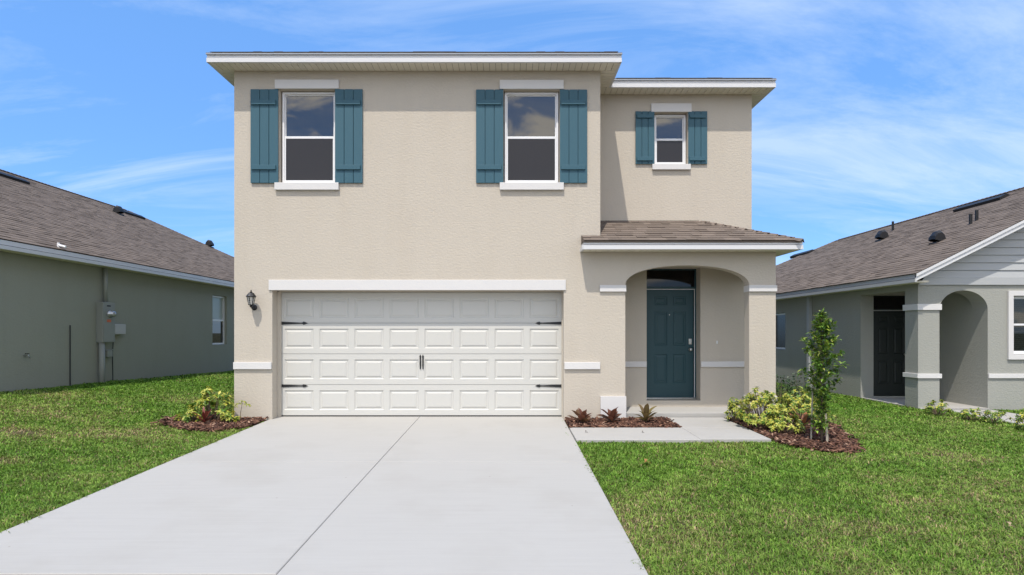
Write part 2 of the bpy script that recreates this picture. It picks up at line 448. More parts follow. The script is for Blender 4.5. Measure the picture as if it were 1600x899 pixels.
def cap_line(pts, parent, w=0.26, step=0.14):
    """ridge / hip cap shingles: one joined strip of folded pieces"""
    a = Acc(); A, Bv = Vector(pts[0]), Vector(pts[1]); d = (Bv - A); L = d.length; d.normalize()
    s = d.cross(Vector((0, 0, 1))).normalized(); up = s.cross(d).normalized()
    n = int(L / step)
    for i in range(n):
        p = A + d * (i * step); q = A + d * (i * step + step * 1.3)
        dr = 0.055
        vs = []
        for (b_, l_) in ((p, 0.022), (q, 0.008)):
            vs += [b_ - s * w / 2 + up * (l_ - dr), b_ + up * l_, b_ + s * w / 2 + up * (l_ - dr)]
        vs += [v - up * 0.012 for v in vs[:3]]
        a.add(vs, [(0, 1, 4, 3), (1, 2, 5, 4), (0, 6, 7, 1), (1, 7, 8, 2)])
    return tag(put('ridge_cap', a, m_shingle, parent), kind='stuff')

# ------------------------------------------------------------------ soffit and fascia
_soff = {}
def soffit_mesh(depth, axis_):
    key = (round(depth, 3), axis_)
    if key not in _soff:
        a = Acc(); w = 0.30; n = 3; e = w / n
        for i in range(n):
            u0 = i * e + 0.004; u1 = (i + 1) * e - 0.004
            if axis_ == 'x': a.box(u0, u1, 0, depth, -0.010, 0.0)
            else: a.box(0, depth, u0, u1, -0.010, 0.0)
        _soff[key] = mesh_of('soffit_panel', a, m_soffit)
    return _soff[key]
def soffit_run(x0, x1, y0, y1, z, along, parent):
    """row of ribbed soffit panels under a thin backing"""
    bk = put('soffit', B(x0, x1, y0, y1, z + 0.001, z + 0.02), m_soffdark, parent)
    if along == 'x':
        me = soffit_mesh(y1 - y0 - 0.004, 'x'); n = int((x1 - x0) / 0.3)
        s = (x1 - x0) / (n * 0.3)
        for i in range(n): inst('soffit_panel', me, (x0 + i * 0.3 * s, y0 + 0.002, z), bk, scale=(s, 1, 1))
    else:
        me = soffit_mesh(x1 - x0 - 0.004, 'y'); n = int((y1 - y0) / 0.3)
        s = (y1 - y0) / (n * 0.3)
        for i in range(n): inst('soffit_panel', me, (x0 + 0.002, y0 + i * 0.3 * s, z), bk, scale=(1, s, 1))
def fascia(parent, segs, zb, h=0.135, mat=None, t=0.022):
    """segs: (x0,y0,x1,y1, outward normal) lower lip stands proud of the upper board"""
    for (x0, y0, x1, y1, nxx, nyy) in segs:
        a = Acc()
        for (o0, o1, za, zc) in ((-t, 0.0, zb + 0.068, zb + h), (-t, 0.018, zb - 0.012, zb + 0.057)):
            if nyy: ys = sorted((y0 + nyy * o0, y0 + nyy * o1)); a.box(min(x0, x1), max(x0, x1), ys[0], ys[1], za, zc)
            else: xs = sorted((x0 + nxx * o0, x0 + nxx * o1)); a.box(xs[0], xs[1], min(y0, y1), max(y0, y1), za, zc)
        put('fascia', a, mat or m_white, parent)

# ------------------------------------------------------------------ windows and shutters
def window_y(parent, x0, x1, z0, z1, y, top=m_glass, bottom=m_screen, fw=0.035):
    """single-hung window, frame face at y, looking towards -y"""
    w = put('window', ywall(rect(x0, x1, z0, z1), [rect(x0 + fw, x1 - fw, z0 + fw, z1 - fw)], y, y + 0.07), m_vinyl, parent, bevel=0.003)
    zm = (z0 + z1) / 2 + 0.005
    a = ywall(rect(x0 + fw, x1 - fw, zm - 0.018, z1 - fw), [rect(x0 + fw + 0.018, x1 - fw - 0.018, zm + 0.020, z1 - fw - 0.018)], y + 0.035, y + 0.062)
    put('upper_sash', a, m_vinyl, w)
    a = ywall(rect(x0 + fw, x1 - fw, z0 + fw, zm + 0.028), [rect(x0 + fw + 0.022, x1 - fw - 0.022, z0 + fw + 0.03, zm - 0.012)], y + 0.010, y + 0.033)
    put('lower_sash', a, m_vinyl, w, bevel=0.002)
    put('pane', B(x0 + fw + 0.015, x1 - fw - 0.015, y + 0.046, y + 0.052, zm + 0.018, z1 - fw - 0.015), top, w)
    put('pane', B(x0 + fw + 0.018, x1 - fw - 0.018, y + 0.024, y + 0.029, z0 + fw + 0.02, zm - 0.010), m_glass if bottom is m_screen else bottom, w)
    if bottom is m_screen:
        put('insect_screen', B(x0 + fw + 0.018, x1 - fw - 0.018, y + 0.016, y + 0.0175, z0 + fw + 0.025, zm - 0.011), m_screen, w)
    return w
def shutter(parent, x0, x1, z0, z1, y, nb, bz, bh):
    """three-board shutter with two battens standing proud"""
    s = put('shutter', B(x0 + 0.006, x1 - 0.006, y - 0.012, y - 0.001, z0 + 0.006, z1 - 0.006), m_teal, parent)
    w = (x1 - x0) / nb
    for i in range(nb):
        put('board', B(x0 + i * w + (0.004 if i else 0), x0 + (i + 1) * w - (0.004 if i < nb - 1 else 0), y - 0.032, y - 0.0125, z0, z1), m_teal, s, bevel=0.003)
    for z in bz:
        put('batten', B(x0 + 0.020, x1 - 0.035, y - 0.056, y - 0.0325, z, z + bh), m_teal, s, bevel=0.003)

def raised_panel(acc, u0, u1, v0, v1, f, g=0.012):
    """moulded field: slope in, groove, bevel back out; f(u,v,d) -> point"""
    rings = ((0, 0), (0.012, g), (0.030, g), (0.055, 0.002))
    vs = []
    for ins, d in rings:
        vs += [f(u0 + ins, v0 + ins, d), f(u1 - ins, v0 + ins, d), f(u1 - ins, v1 - ins, d), f(u0 + ins, v1 - ins, d)]
    fs = [(12, 13, 14, 15)]
    for l in range(3):
        for i in range(4):
            j = (i + 1) % 4; fs.append((l * 4 + i, l * 4 + j, l * 4 + 4 + j, l * 4 + 4 + i))
    return acc.add(vs, fs)

# ================================================================== MAIN HOUSE
house = thing('house', (-0.06, 5.0, 0.0), 'beige stucco two-storey house with teal shutters and a white two-car garage door', 'house')
XL, XM, XR, ZT = -4.65, 1.549, 4.52, 5.902
P = 0.96
# front wall with garage notch and porch arch
ax0, ax1, zs, za = 1.972, 4.07, 2.26, 2.60
cxa = (ax0 + ax1) / 2; hsp = (ax1 - ax0) / 2
arch = []
for i in range(25):                      # slightly superelliptic low arch
    t = math.pi * (1 - i / 24)
    arch.append((cxa + hsp * math.copysign(abs(math.cos(t)) ** 0.92, math.cos(t)), zs + (za - zs) * abs(math.sin(t)) ** 0.92))
outer = [(XL, -0.35), (-4.005, -0.35), (-4.005, 2.175), (0.93, 2.175), (0.93, -0.35), (ax0, -0.35), (ax0, zs)] + arch[1:-1] + \
        [(ax1, zs), (ax1, -0.35), (XR, -0.35), (XR, 2.875), (XM, 2.875), (XM, ZT + 0.02), (XL, ZT + 0.02)]
W1 = (-3.885, -2.937, 3.995, 5.577); W2 = (-0.087, 0.860, 3.995, 5.572); W3 = (2.708, 3.327, 4.59, 5.555)
put('wall', ywall(outer, [rect(*W1), rect(*W2)], 0.0, 0.2), m_stucco, house)
put('wall', B(XL, XL + 0.2, 0.2, 12.0, -0.35, ZT + 0.02), m_stucco, house)
put('wall', B(XM - 0.2, XM, 0.2, 12.0, -0.35, ZT + 0.02), m_stucco, house)
DO = (2.564, 3.566, 0.195, 2.674)
put('wall', ywall(rect(XM, XR, -0.35, ZT + 0.02), [rect(*DO), rect(*W3)], P, P + 0.3), m_stucco, house)
put('wall', B(XR - 0.2, XR, P + 0.3, 11.8, -0.35, ZT + 0.02), m_stucco, house)
put('wall', B(XL, XR, 12.0, 12.2, -0.35, ZT + 0.02), m_stucco, house)
put('porch_beam', B(XR - 0.2, XR, 0.2, P, 2.45, 2.875), m_stucco, house)
put('porch_ceiling', B(XM, XR - 0.2, 0.2, P, 2.80, 2.87), m_cream, house)
put('porch_slab', B(XM, XR, 0.13, P, -0.3, 0.082), m_conc, house, bevel=0.008)
put('garage_floor', B(-3.95, 0.9, 0.262, 0.6, -0.3, 0.012), m_conc, house)
# dark rooms behind the glass
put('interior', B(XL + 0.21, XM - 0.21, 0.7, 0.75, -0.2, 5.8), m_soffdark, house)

# trims
def trim(x0, x1, z0, z1, yw, d=0.035, mat=m_trim, name='trim_band'):
    return put(name, B(x0, x1, yw - d, yw - 0.001, z0, z1), mat, house, bevel=0.004)
trim(-4.06, 0.964, 2.178, 2.352, 0, 0.024, name='garage_header')
trim(XL - 0.003, -4.012, 0.842, 0.96, 0)
trim(0.94, XM - 0.006, 0.842, 0.96, 0)
trim(ax0 + 0.0, DO[0] - 0.004, 0.822, 0.925, P, 0.03); trim(DO[1] + 0.006, XR, 0.822, 0.925, P, 0.03)
for w, pw in ((W1, 0), (W2, 0)):
    xm = (w[0] + w[1]) / 2
    trim(xm - 0.54, xm + 0.54, w[3] + 0.003, w[3] + 0.155, pw, name='window_header')
    trim(xm - 0.54, xm + 0.54, w[2] - 0.125, w[2] - 0.003, pw, 0.05, name='window_sill')
xm = (W3[0] + W3[1]) / 2
trim(xm - 0.375, xm + 0.375, W3[3] + 0.003, W3[3] + 0.16, P, name='window_header')
trim(xm - 0.355, xm + 0.355, W3[2] - 0.105, W3[2] - 0.003, P, 0.05, name='window_sill')
# column caps and bases wrap the column
def wrap(x0, x1, z0, z1, left, right, name):
    put(name, B(x0 - (0.03 if left else 0), x1 + (0.03 if right else 0), -0.032, 0.232, z0, z1), m_trim, house, bevel=0.004)
def wrap_u(x0, x1, z0, z1, name):   # ring round a free-standing column
    put(name, Acc().prism(rect(x0 - 0.010, x1 + 0.012, -0.032, 0.212), [rect(x0 + 0.001, x1 - 0.001, 0.001, 0.199)], lambda u, v: (u, v, z0), lambda u, v: (u, v, z1)), m_trim, house, bevel=0.003)
wrap_u(ax1, XR, 2.155, 2.262, 'column_cap')
wrap_u(ax1, XR, -0.2, 0.385, 'column_base')
put('column_cap', Acc().box(XM - 0.01, ax0 + 0.010, -0.032, -0.001, 2.155, 2.262).box(ax0 + 0.001, ax0 + 0.010, 0.0, 0.2, 2.155, 2.262), m_trim, house)
put('column_base', Acc().box(XM + 0.0, ax0 + 0.008, -0.045, -0.001, -0.2, 0.385).box(ax0 + 0.001, ax0 + 0.008, 0.0, 0.2, -0.2, 0.385), m_trim, house)

window_y(house, W1[0] + 0.02, W1[1] - 0.012, W1[2] + 0.002, W1[3] - 0.012, 0.075)
window_y(house, W2[0] + 0.015, W2[1] - 0.015, W2[2] + 0.002, W2[3] - 0.012, 0.075)
window_y(house, W3[0] + 0.012, W3[1] - 0.012, W3[2] + 0.002, W3[3] - 0.012, P + 0.075)
for x0, x1 in ((-4.36, -3.895), (-2.935, -2.47)): shutter(house, x0, x1, 3.988, 5.571, 0.0, 3, (4.21, 5.305), 0.078)
for x0, x1 in ((-0.553, -0.093), (0.862, 1.322)): shutter(house, x0, x1, 3.988, 5.565, 0.0, 3, (4.21, 5.305), 0.078)
for x0, x1 in ((2.352, 2.702), (3.332, 3.682)): shutter(house, x0, x1, 4.592, 5.57, P, 3, (4.648, 5.44), 0.07)

# roof edges
OV = 0.305; SV = 0.28
soffit_run(XL - SV, XM + SV, -OV, -0.001, ZT, 'x', house)
soffit_run(XL - SV, XL - 0.001, 0.0, 12.2, ZT, 'y', house)
soffit_run(XM + 0.001, XM + SV, 0.0, P - OV - 0.001, ZT, 'y', house)
soffit_run(XM + 0.001, XR + SV, P - OV, P - 0.001, ZT, 'x', house)
soffit_run(XR + 0.001, XR + SV, P, 12.2, ZT, 'y', house)
fascia(house, [(XL - SV - 0.02, -OV, XM + SV + 0.02, -OV, 0, -1), (XL - SV, -OV + 0.003, XL - SV, 12.2, -1, 0), (XM + SV, -OV + 0.003, XM + SV, P - OV, 1, 0),
               (XM + SV + 0.001, P - OV, XR + SV + 0.02, P - OV, 0, -1), (XR + SV, P - OV + 0.003, XR + SV, 12.2, 1, 0)], ZT)
zr = ZT + 0.141
mroof = hip_roof('roof', XL - SV - 0.025, XM + SV + 0.025, -OV - 0.025, 12.4, zr, 0.405, house)
wroof = hip_roof('roof', -1.5, XR + SV + 0.025, P - OV - 0.025, 11.8, zr + 0.003, 0.405, house)
for x0, x1, y0, o in ((XL - SV - 0.03, XM + SV + 0.03, -OV - 0.03, mroof), (XM + SV + 0.04, XR + SV + 0.03, P - OV - 0.03, wroof)):
    shingle_slope((x0, y0, zr), (1, 0, 0), (0, 1, 0.405), lambda v, L=x1 - x0: (v, L - v), o, 300, near, vmax=0.28, th=0.006)

m_drip = material('grey_drip_edge_metal', (0.30, 0.32, 0.35), 0.5, 0.4)
for (x0, x1, y0, y1, z0, z1) in ((XL - SV - 0.028, XM + SV + 0.028, -OV - 0.026, -OV - 0.001, ZT + 0.112, ZT + 0.134), (XM + SV + 0.03, XR + SV + 0.028, P - OV - 0.026, P - OV - 0.001, ZT + 0.112, ZT + 0.134)):
    put('drip_edge', B(x0, x1, y0, y1, z0, z1), m_drip, house)
# porch roof
ez = 2.965; pe0, pe1 = 1.225, 4.80; pitch = 0.434
run = P + OV
pr_v = [(pe0, -OV - 0.02, ez), (pe1, -OV - 0.02, ez), (pe1, P, ez), (pe1 - run, P, ez + pitch * (run + .02)), (XM, P, ez + pitch * (run + .02)), (XM, 0, ez + pitch * (OV + .02)), (pe0, 0, ez + pitch * (OV + .02))]
pr_b = [(x, y, 2.94) for x, y, z in pr_v]
a = Acc().add(pr_v + pr_b, [(0, 1, 3, 4, 5, 6), (1, 2, 3), (13, 12, 11, 10, 9, 8, 7)] + [(i, i + 7, (i + 1) % 7 + 7, (i + 1) % 7) for i in range(7)])
proof = put('porch_roof', a, m_shingle, house)
sl = math.sqrt(1 + pitch * pitch)
def pclip(v):
    y = v / sl
    if y > run + 0.0: return None
    x0 = 0.0 if y < OV - 0.10 else (XM - pe0 + 0.002)
    return (x0, pe1 - pe0 - y)
shingle_slope((pe0, -OV - 0.035, ez), (1, 0, 0), (0, 1, pitch), pclip, proof, 300, near, th=0.010)
def rclip(v):
    x = v / sl
    if x > run - 0.02: return None
    return (x, run + 0.02)
shingle_slope((pe1 + 0.012, -OV - 0.02, ez), (0, 1, 0), (-1, 0, pitch), rclip, proof, 300, near, th=0.010)
cap_line([(pe1 + 0.01, -OV - 0.03, ez + 0.012), (pe1 - run + 0.02, P - 0.02, ez + pitch * run + 0.02)], proof, w=0.2)
put('flashing', Acc().box(XM + 0.001, pe1 - run, P - 0.012, P - 0.001, ez + pitch * run - 0.03, ez + pitch * run + 0.03), m_shingle, house)
# porch fascia, soffit
fascia(house, [(pe0, -OV, pe1 + 0.02, -OV, 0, -1), (pe1, -OV + 0.003, pe1, P, 1, 0), (pe0, -OV + 0.003, pe0, -0.001, -1, 0)], 2.838, h=0.125)
soffit_run(pe0 + 0.024, pe1 - 0.024, -OV + 0.024, -0.001, 2.838, 'x', house)
soffit_run(XR + 0.001, pe1 - 0.024, 0.0, P, 2.838, 'y', house)

# garage door
GD = (-3.955, 0.922, 0.02, 2.163); gy0 = 0.262
gdoor = put('garage_door', B(GD[0], GD[1], gy0 + 0.02, gy0 + 0.05, GD[2], GD[3]), m_garage, house)
secs = 4; sh = (GD[3] - GD[2]) / secs; pw = (GD[1] - GD[0]) / 8
pacc = raised_panel(Acc(), -0.253, 0.253, -0.170, 0.170, lambda u, v, d: (u, d, v))
me_panel = mesh_of('raised_panel', pacc, m_garage)
for s in range(secs):
    z0 = GD[2] + s * sh; z1 = z0 + sh
    zc = (z0 + z1) / 2 - (0.0 if s < 3 else 0.01)
    holes = [rect(GD[0] + (i + .5) * pw - 0.253, GD[0] + (i + .5) * pw + 0.253, zc - 0.17, zc + 0.17) for i in range(8)]
    put('door_section', ywall(rect(GD[0], GD[1], z0 + 0.0035, z1 - 0.0035), holes, gy0, gy0 + 0.016), m_garage, gdoor, bevel=0.0)
    for i in range(8):
        inst('raised_panel', me_panel, (GD[0] + (i + .5) * pw, gy0, zc), gdoor)
put('bottom_seal', B(GD[0], GD[1], gy0, gy0 + 0.03, 0.004, 0.0195), m_blackv, gdoor)
def strap(x, z, sgn):
    """hinge strap: wide at the jamb, waist, spear head"""
    pts = [(0, -0.026), (0.34, -0.010), (0.37, -0.012), (0.385, -0.028), (0.415, -0.020), (0.46, 0.0), (0.415, 0.020), (0.385, 0.028), (0.37, 0.012), (0.34, 0.010), (0, 0.026)]
    put('hinge_strap', ywall([(x + sgn * u, z + v) for u, v in pts], [], gy0 - 0.010, gy0 - 0.001), m_iron, gdoor)
for z in (1.625, 0.535):
    strap(GD[0] + 0.002, z, 1); strap(GD[1] - 0.003, z, -1)
for x in (GD[0] + (GD[1] - GD[0]) / 2 - 0.022, GD[0] + (GD[1] - GD[0]) / 2 + 0.024):
    h = Acc().tube([(x, gy0 - 0.002, 0.85), (x, gy0 - 0.03, 0.875), (x, gy0 - 0.035, 0.95), (x, gy0 - 0.03, 1.02), (x, gy0 - 0.002, 1.045)], 0.008, 8)
    h.prism([(x - 0.009, 0.825), (x + 0.009, 0.825), (x + 0.013, 1.04), (x + 0.018, 1.045), (x, 1.082), (x - 0.018, 1.045), (x - 0.013, 1.04)], [], lambda u, v: (u, gy0 - 0.007, v), lambda u, v: (u, gy0 - 0.001, v))
    put('door_handle', h, m_iron, gdoor)
# jamb stops round the garage door
put('garage_jamb', Acc().box(-4.004, -3.962, 0.201, gy0 + 0.05, -0.05, 2.174).box(-3.962, -3.950, 0.215, 0.255, 0.0, 2.174), m_cream, house)
put('garage_jamb', Acc().box(0.926, 0.95, 0.201, gy0 + 0.05, -0.05, 2.174).box(0.915, 0.926, 0.215, 0.255, 0.0, 2.174), m_cream, house)
put('garage_jamb', B(-4.004, 0.95, 0.201, gy0 + 0.05, 2.166, 2.22), m_cream, house)

# front door
dy = P + 0.27
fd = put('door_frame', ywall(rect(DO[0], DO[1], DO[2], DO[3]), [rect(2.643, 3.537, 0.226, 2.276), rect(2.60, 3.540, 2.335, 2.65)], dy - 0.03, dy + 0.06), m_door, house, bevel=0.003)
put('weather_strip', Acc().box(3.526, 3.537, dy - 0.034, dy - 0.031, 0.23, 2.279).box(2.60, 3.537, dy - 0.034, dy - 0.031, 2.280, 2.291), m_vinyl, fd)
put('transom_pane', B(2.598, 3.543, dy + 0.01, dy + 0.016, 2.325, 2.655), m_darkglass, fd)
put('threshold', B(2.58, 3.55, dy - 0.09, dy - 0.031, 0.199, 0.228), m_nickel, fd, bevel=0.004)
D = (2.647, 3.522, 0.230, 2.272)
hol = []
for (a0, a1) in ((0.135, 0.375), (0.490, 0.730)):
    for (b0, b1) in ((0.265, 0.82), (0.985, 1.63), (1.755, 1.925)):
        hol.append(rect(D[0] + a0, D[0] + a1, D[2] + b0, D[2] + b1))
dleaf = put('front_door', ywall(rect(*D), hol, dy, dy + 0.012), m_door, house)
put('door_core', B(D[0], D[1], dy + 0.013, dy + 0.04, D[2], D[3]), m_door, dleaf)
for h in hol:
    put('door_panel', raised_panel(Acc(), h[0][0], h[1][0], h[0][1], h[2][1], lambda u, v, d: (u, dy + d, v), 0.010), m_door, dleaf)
kx = D[1] - 0.065
a = Acc(); 
for (r, y) in ((0.033, dy - 0.001), (0.033, dy - 0.010), (0.012, dy - 0.014), (0.012, dy - 0.040), (0.028, dy - 0.048), (0.030, dy - 0.062), (0.018, dy - 0.074)):
    for k in range(14):
        t = 2 * math.pi * k / 14; a.v.append((kx + r * math.cos(t), y, 1.14 + r * math.sin(t)))
for i in range(6):
    for k in range(14): a.f.append((i * 14 + k, i * 14 + (k + 1) % 14, (i + 1) * 14 + (k + 1) % 14, (i + 1) * 14 + k))
a.f.append(tuple(6 * 14 + k for k in range(14)))
put('door_knob', a, m_nickel, dleaf, smooth=True)
put('deadbolt', Acc().box(kx - 0.030, kx + 0.030, dy - 0.022, dy - 0.001, 1.235, 1.345).box(kx - 0.006, kx + 0.006, dy - 0.04, dy - 0.022, 1.25, 1.28), m_nickel, dleaf, bevel=0.006)
put('peephole', Acc().tube([(3.065, dy - 0.006, 1.80), (3.065, dy + 0.002, 1.80)], 0.008, 8), m_nickel, dleaf)
put('doorbell', B(3.857, 3.885, P - 0.018, P - 0.001, 1.25, 1.31), m_vinyl, house, bevel=0.004)
put('vent_hood', Acc().box(XL - 0.045, XL - 0.001, 0.25, 0.5, 3.93, 4.32), m_lightbox, house, bevel=0.02)

# wall lantern
lx, lz = -4.305, 2.035
lan = thing('wall_lantern', (lx, -0.01, lz - 0.16), 'small black carriage lantern on the beige wall left of the garage door', 'lantern')
ly = -0.15
put('wall_plate', Acc().tube([(lx, -0.001, lz - 0.15), (lx, -0.018, lz - 0.15), (lx, -0.028, lz - 0.15)], [0.056, 0.056, 0.035], 14), m_iron, lan)
put('arm', Acc().tube([(lx, -0.02, lz - 0.15), (lx, -0.07, lz - 0.175), (lx, -0.12, lz - 0.165), (lx, ly, lz - 0.125)], 0.011, 8), m_iron, lan)
put('lantern_base', Acc().lathe(lx, ly, [(0.012, lz - 0.155), (0.03, lz - 0.135), (0.018, lz - 0.12), (0.052, lz - 0.105), (0.052, lz - 0.097)], 8), m_iron, lan)
put('lantern_glass', Acc().lathe(lx, ly, [(0.040, lz - 0.096), (0.070, lz + 0.052)], 6), m_lampglass, lan)
a = Acc()
for k in range(6):
    t = 2 * math.pi * (k + 0.5) / 6
    a.tube([(lx + 0.046 * math.cos(t), ly + 0.046 * math.sin(t), lz - 0.10), (lx + 0.076 * math.cos(t), ly + 0.076 * math.sin(t), lz + 0.055)], 0.006, 5)
put('cage', a, m_iron, lan)
put('lantern_cap', Acc().lathe(lx, ly, [(0.092, lz + 0.050), (0.096, lz + 0.062), (0.080, lz + 0.085), (0.050, lz + 0.125), (0.024, lz + 0.137), (0.030, lz + 0.145), (0.010, lz + 0.155), (0.014, lz + 0.170), (0.003, lz + 0.192)], 12), m_iron, lan)

lan.scale = (0.86, 0.86, 0.86)

# ------------------------------------------------------------------ roof fittings
def ridge_slot(p0, p1, slope_dir, pitch, parent, w=0.28, h=0.10):
    """long low black off-ridge vent: p0,p1 ends on the roof plane, slope_dir = +-1 direction of x that goes uphill"""
    p0 = Vector(p0); p1 = Vector(p1)
    U = (p1 - p0); U.normalize(); V = Vector((slope_dir, 0, pitch)).normalized(); N = Vector((-slope_dir * pitch, 0, 1)).normalized()
    vs = []
    for q in (p0, p1):
        vs += [q - N * 0.01, q + V * w - N * 0.01, q + V * w + N * 0.02, q + V * (w * 0.7) + N * h, q + N * (h * 0.9)]
    fs = [(0, 1, 2, 3, 4), (9, 8, 7, 6, 5)] + [(i, (i + 1) % 5, (i + 1) % 5 + 5, i + 5) for i in range(5)]
    return put('roof_vent', Acc().add(vs, fs), m_blackv, parent)
def gooseneck(p, parent, down, s=1.0):
    """hooded exhaust cap facing down the slope"""
    x, y, z = p; a = Acc()
    prof = [(0.0, 0.0), (0.0, 0.10), (0.03, 0.19), (0.10, 0.24), (0.19, 0.22), (0.26, 0.14), (0.27, 0.07)]
    n = len(prof)
    for yy, sc in ((-0.14, 0.8), (-0.07, 1.0), (0.07, 1.0), (0.14, 0.8)):
        for (u, v) in prof: a.v.append((x - down * 0.13 * s + down * u * s, y + yy * 0.85 * s, z + v * sc * 1.3 * s))
    for r in range(3):
        for i in range(n - 1): a.f.append((r * n + i, r * n + i + 1, (r + 1) * n + i + 1, (r + 1) * n + i))
    a.f.append(tuple(range(n))); a.f.append(tuple(range(3 * n, 4 * n))[::-1])
    a.box(x - 0.12 * s, x + 0.12 * s, y - 0.13 * s, y + 0.13 * s, z - 0.06, z + 0.01)
    return put('exhaust_cap', a, m_blackv, parent)

# ================================================================== LEFT HOUSE
lh = thing('neighbour_house', (-15, 9, 0.3), 'grey-green single-storey house with brown hip roof on the left, electric meter on its side wall', 'house')
LX = -9.3; lsof = 2.96; lw = (8.28, 9.20, 1.07, 2.65)
put('wall', xwall(rect(-0.5, 18.3, -0.3, lsof + 0.02), [rect(*lw)], LX, LX - 0.2), m_gwall, lh)
put('wall', B(-20.7, LX - 0.2, -0.5, -0.3, -0.3, lsof + 0.02), m_gwall, lh)
put('wall', B(-20.7, LX - 0.2, 18.1, 18.3, -0.3, lsof + 0.02), m_gwall, lh)
put('wall', B(-20.9, -20.7, -0.5, 18.3, -0.3, lsof + 0.02), m_gwall, lh)
# its window (set in the side wall, looking +x)
wx = LX - 0.075
win = put('window', xwall(rect(lw[0] + .01, lw[1] - .01, lw[2] + .01, lw[3] - .01), [rect(lw[0] + .06, lw[1] - .06, lw[2] + .06, lw[3] - .06)], wx, wx - 0.06), m_vinyl, lh)
zm = (lw[2] + lw[3]) / 2
put('meeting_rail', B(wx - 0.04, wx - 0.005, lw[0] + .061, lw[1] - .061, zm - 0.03, zm + 0.03), m_vinyl, win)
put('pane', B(wx - 0.05, wx - 0.044, lw[0] + .055, lw[1] - .055, zm + 0.02, lw[3] - .055), m_blind, win)
put('pane', B(wx - 0.035, wx - 0.030, lw[0] + .055, lw[1] - .055, lw[2] + .055, zm - 0.02), m_glass, win)
a = Acc()
for k in range(18): z = zm + 0.05 + k * 0.038; a.box(wx - 0.0435, wx - 0.042, lw[0] + .062, lw[1] - .062, z, z + 0.026)
put('window_blind', a, m_blind, win)
lp = 0.523; le = -9.0
lroof = hip_roof('roof', -21.0, le - 0.02, -0.83, 18.9, 3.12, lp, lh)
soffit_run(le - 0.0 - 0.28, le - 0.024, -0.5, 18.3, lsof, 'y', lh)
fascia(lh, [(le, -0.8, le, 18.88, 1, 0)], lsof, h=0.15)
lsl = math.sqrt(1 + lp * lp)
def lclip(v):
    x = v / lsl
    if x > 5.97: return None
    return (max(x, 0.0), 19.73 - x)
shingle_slope((le - 0.01, -0.83, 3.125), (0, 1, 0), (-1, 0, lp), lclip, lroof, 300, lambda p: near(p) if p.y > 0.3 else 99, wr=(0.13, 0.34))
cap_line([(-15.01, 5.2, 3.12 + 5.99 * lp + 0.02), (-15.01, 12.9, 3.12 + 5.99 * lp + 0.02)], lroof)
cap_line([(le - 0.05, 18.85, 3.15), (-15.01, 12.9, 3.12 + 5.99 * lp + 0.02)], lroof)
def lpz(x): return 3.12 + (-9.02 - x) * lp
ridge_slot((-14.15, 5.3, lpz(-14.15)), (-14.15, 7.2, lpz(-14.15)), -1, lp, lroof)
ridge_slot((-14.3, 11.6, lpz(-14.3)), (-14.3, 12.8, lpz(-14.3)), -1, lp, lroof)
gooseneck((-13.9, 10.7, lpz(-13.9)), lroof, 1); gooseneck((-12.9, 15.0, lpz(-12.9)), lroof, 1)
a = Acc().tube([(-9.12, 1.9, lpz(-9.12) - 0.05), (-9.12, 1.9, lpz(-9.12) + 0.11)], 0.024, 10).tube([(-9.12, 1.9, lpz(-9.12) + 0.06), (-8.97, 1.9, lpz(-9.12) + 0.02)], 0.024, 10)
put('vent_pipe', a, m_vinyl, lroof)

# electric meter and its conduits
mt = thing('electric_meter', (-9.2, 3.4, 0.3), 'grey electric meter cabinet with round glass meter and conduits on the grey-green wall', 'electric meter')
put('meter_cabinet', B(LX + 0.001, LX + 0.16, 3.20, 3.60, 1.235, 2.15), m_utility, mt, bevel=0.008)
put('cabinet_lid', B(LX + 0.161, LX + 0.168, 3.22, 3.58, 1.25, 1.66), m_utility, mt, bevel=0.003)
a = Acc(); 
for r, xx in ((0.09, 0.161), (0.09, 0.19), (0.075, 0.20), (0.075, 0.255), (0.05, 0.285), (0.0, 0.292)):
    for k in range(14):
        t = 2 * math.pi * k / 14; a.v.append((LX + xx, 3.42 + r * math.cos(t), 1.89 + r * math.sin(t)))
for i in range(5):
    for k in range(14): a.f.append((i * 14 + k, i * 14 + (k + 1) % 14, (i + 1) * 14 + (k + 1) % 14, (i + 1) * 14 + k))
put('meter_dial', a, m_meterglass, mt, smooth=True)
put('sticker', B(LX + 0.161, LX + 0.163, 3.33, 3.46, 1.70, 1.76), m_sticker, mt)
put('slot', B(LX + 0.161, LX + 0.164, 3.33, 3.45, 2.055, 2.085), m_blackv, mt)
put('conduit', Acc().tube([(LX + 0.075, 3.40, 2.14), (LX + 0.075, 3.40, 2.955)], 0.045, 12), m_utility, mt, smooth=True)
put('conduit', Acc().tube([(LX + 0.085, 3.27, 0.0), (LX + 0.085, 3.27, 1.24)], 0.06, 12), m_utility, mt, smooth=True)
put('cable', Acc().tube([(LX + 0.03, 3.72, 0.0), (LX + 0.03, 3.70, 1.0), (LX + 0.04, 3.74, 1.5)], 0.010, 6), m_iron, mt)
put('junction_box', B(LX + 0.001, LX + 0.09, 3.45, 3.62, 0.90, 1.05), m_utility, mt, bevel=0.006)
put('conduit_strut', Acc().box(LX + 0.001, LX + 0.05, 3.30, 3.72, 1.055, 1.075), m_utility, mt)
nb = put('utility_box', B(LX + 0.001, LX + 0.11, 3.67, 4.05, 1.42, 1.66), m_lightbox, None, bevel=0.01)
tag(nb, 'small pale grey box beside the electric meter cabinet on the grey-green wall', 'utility box')
tag(put('wall_pipe', Acc().tube([(LX + 0.02, 2.42, 0.05), (LX + 0.02, 2.42, 1.62)], 0.011, 8), m_iron), 'thin dark pipe running up the grey-green wall left of the electric meter', 'pipe')
hb = thing('hose_tap', (LX, 1.28, 1.02), 'small brass hose tap low on the grey-green wall at far left', 'tap')
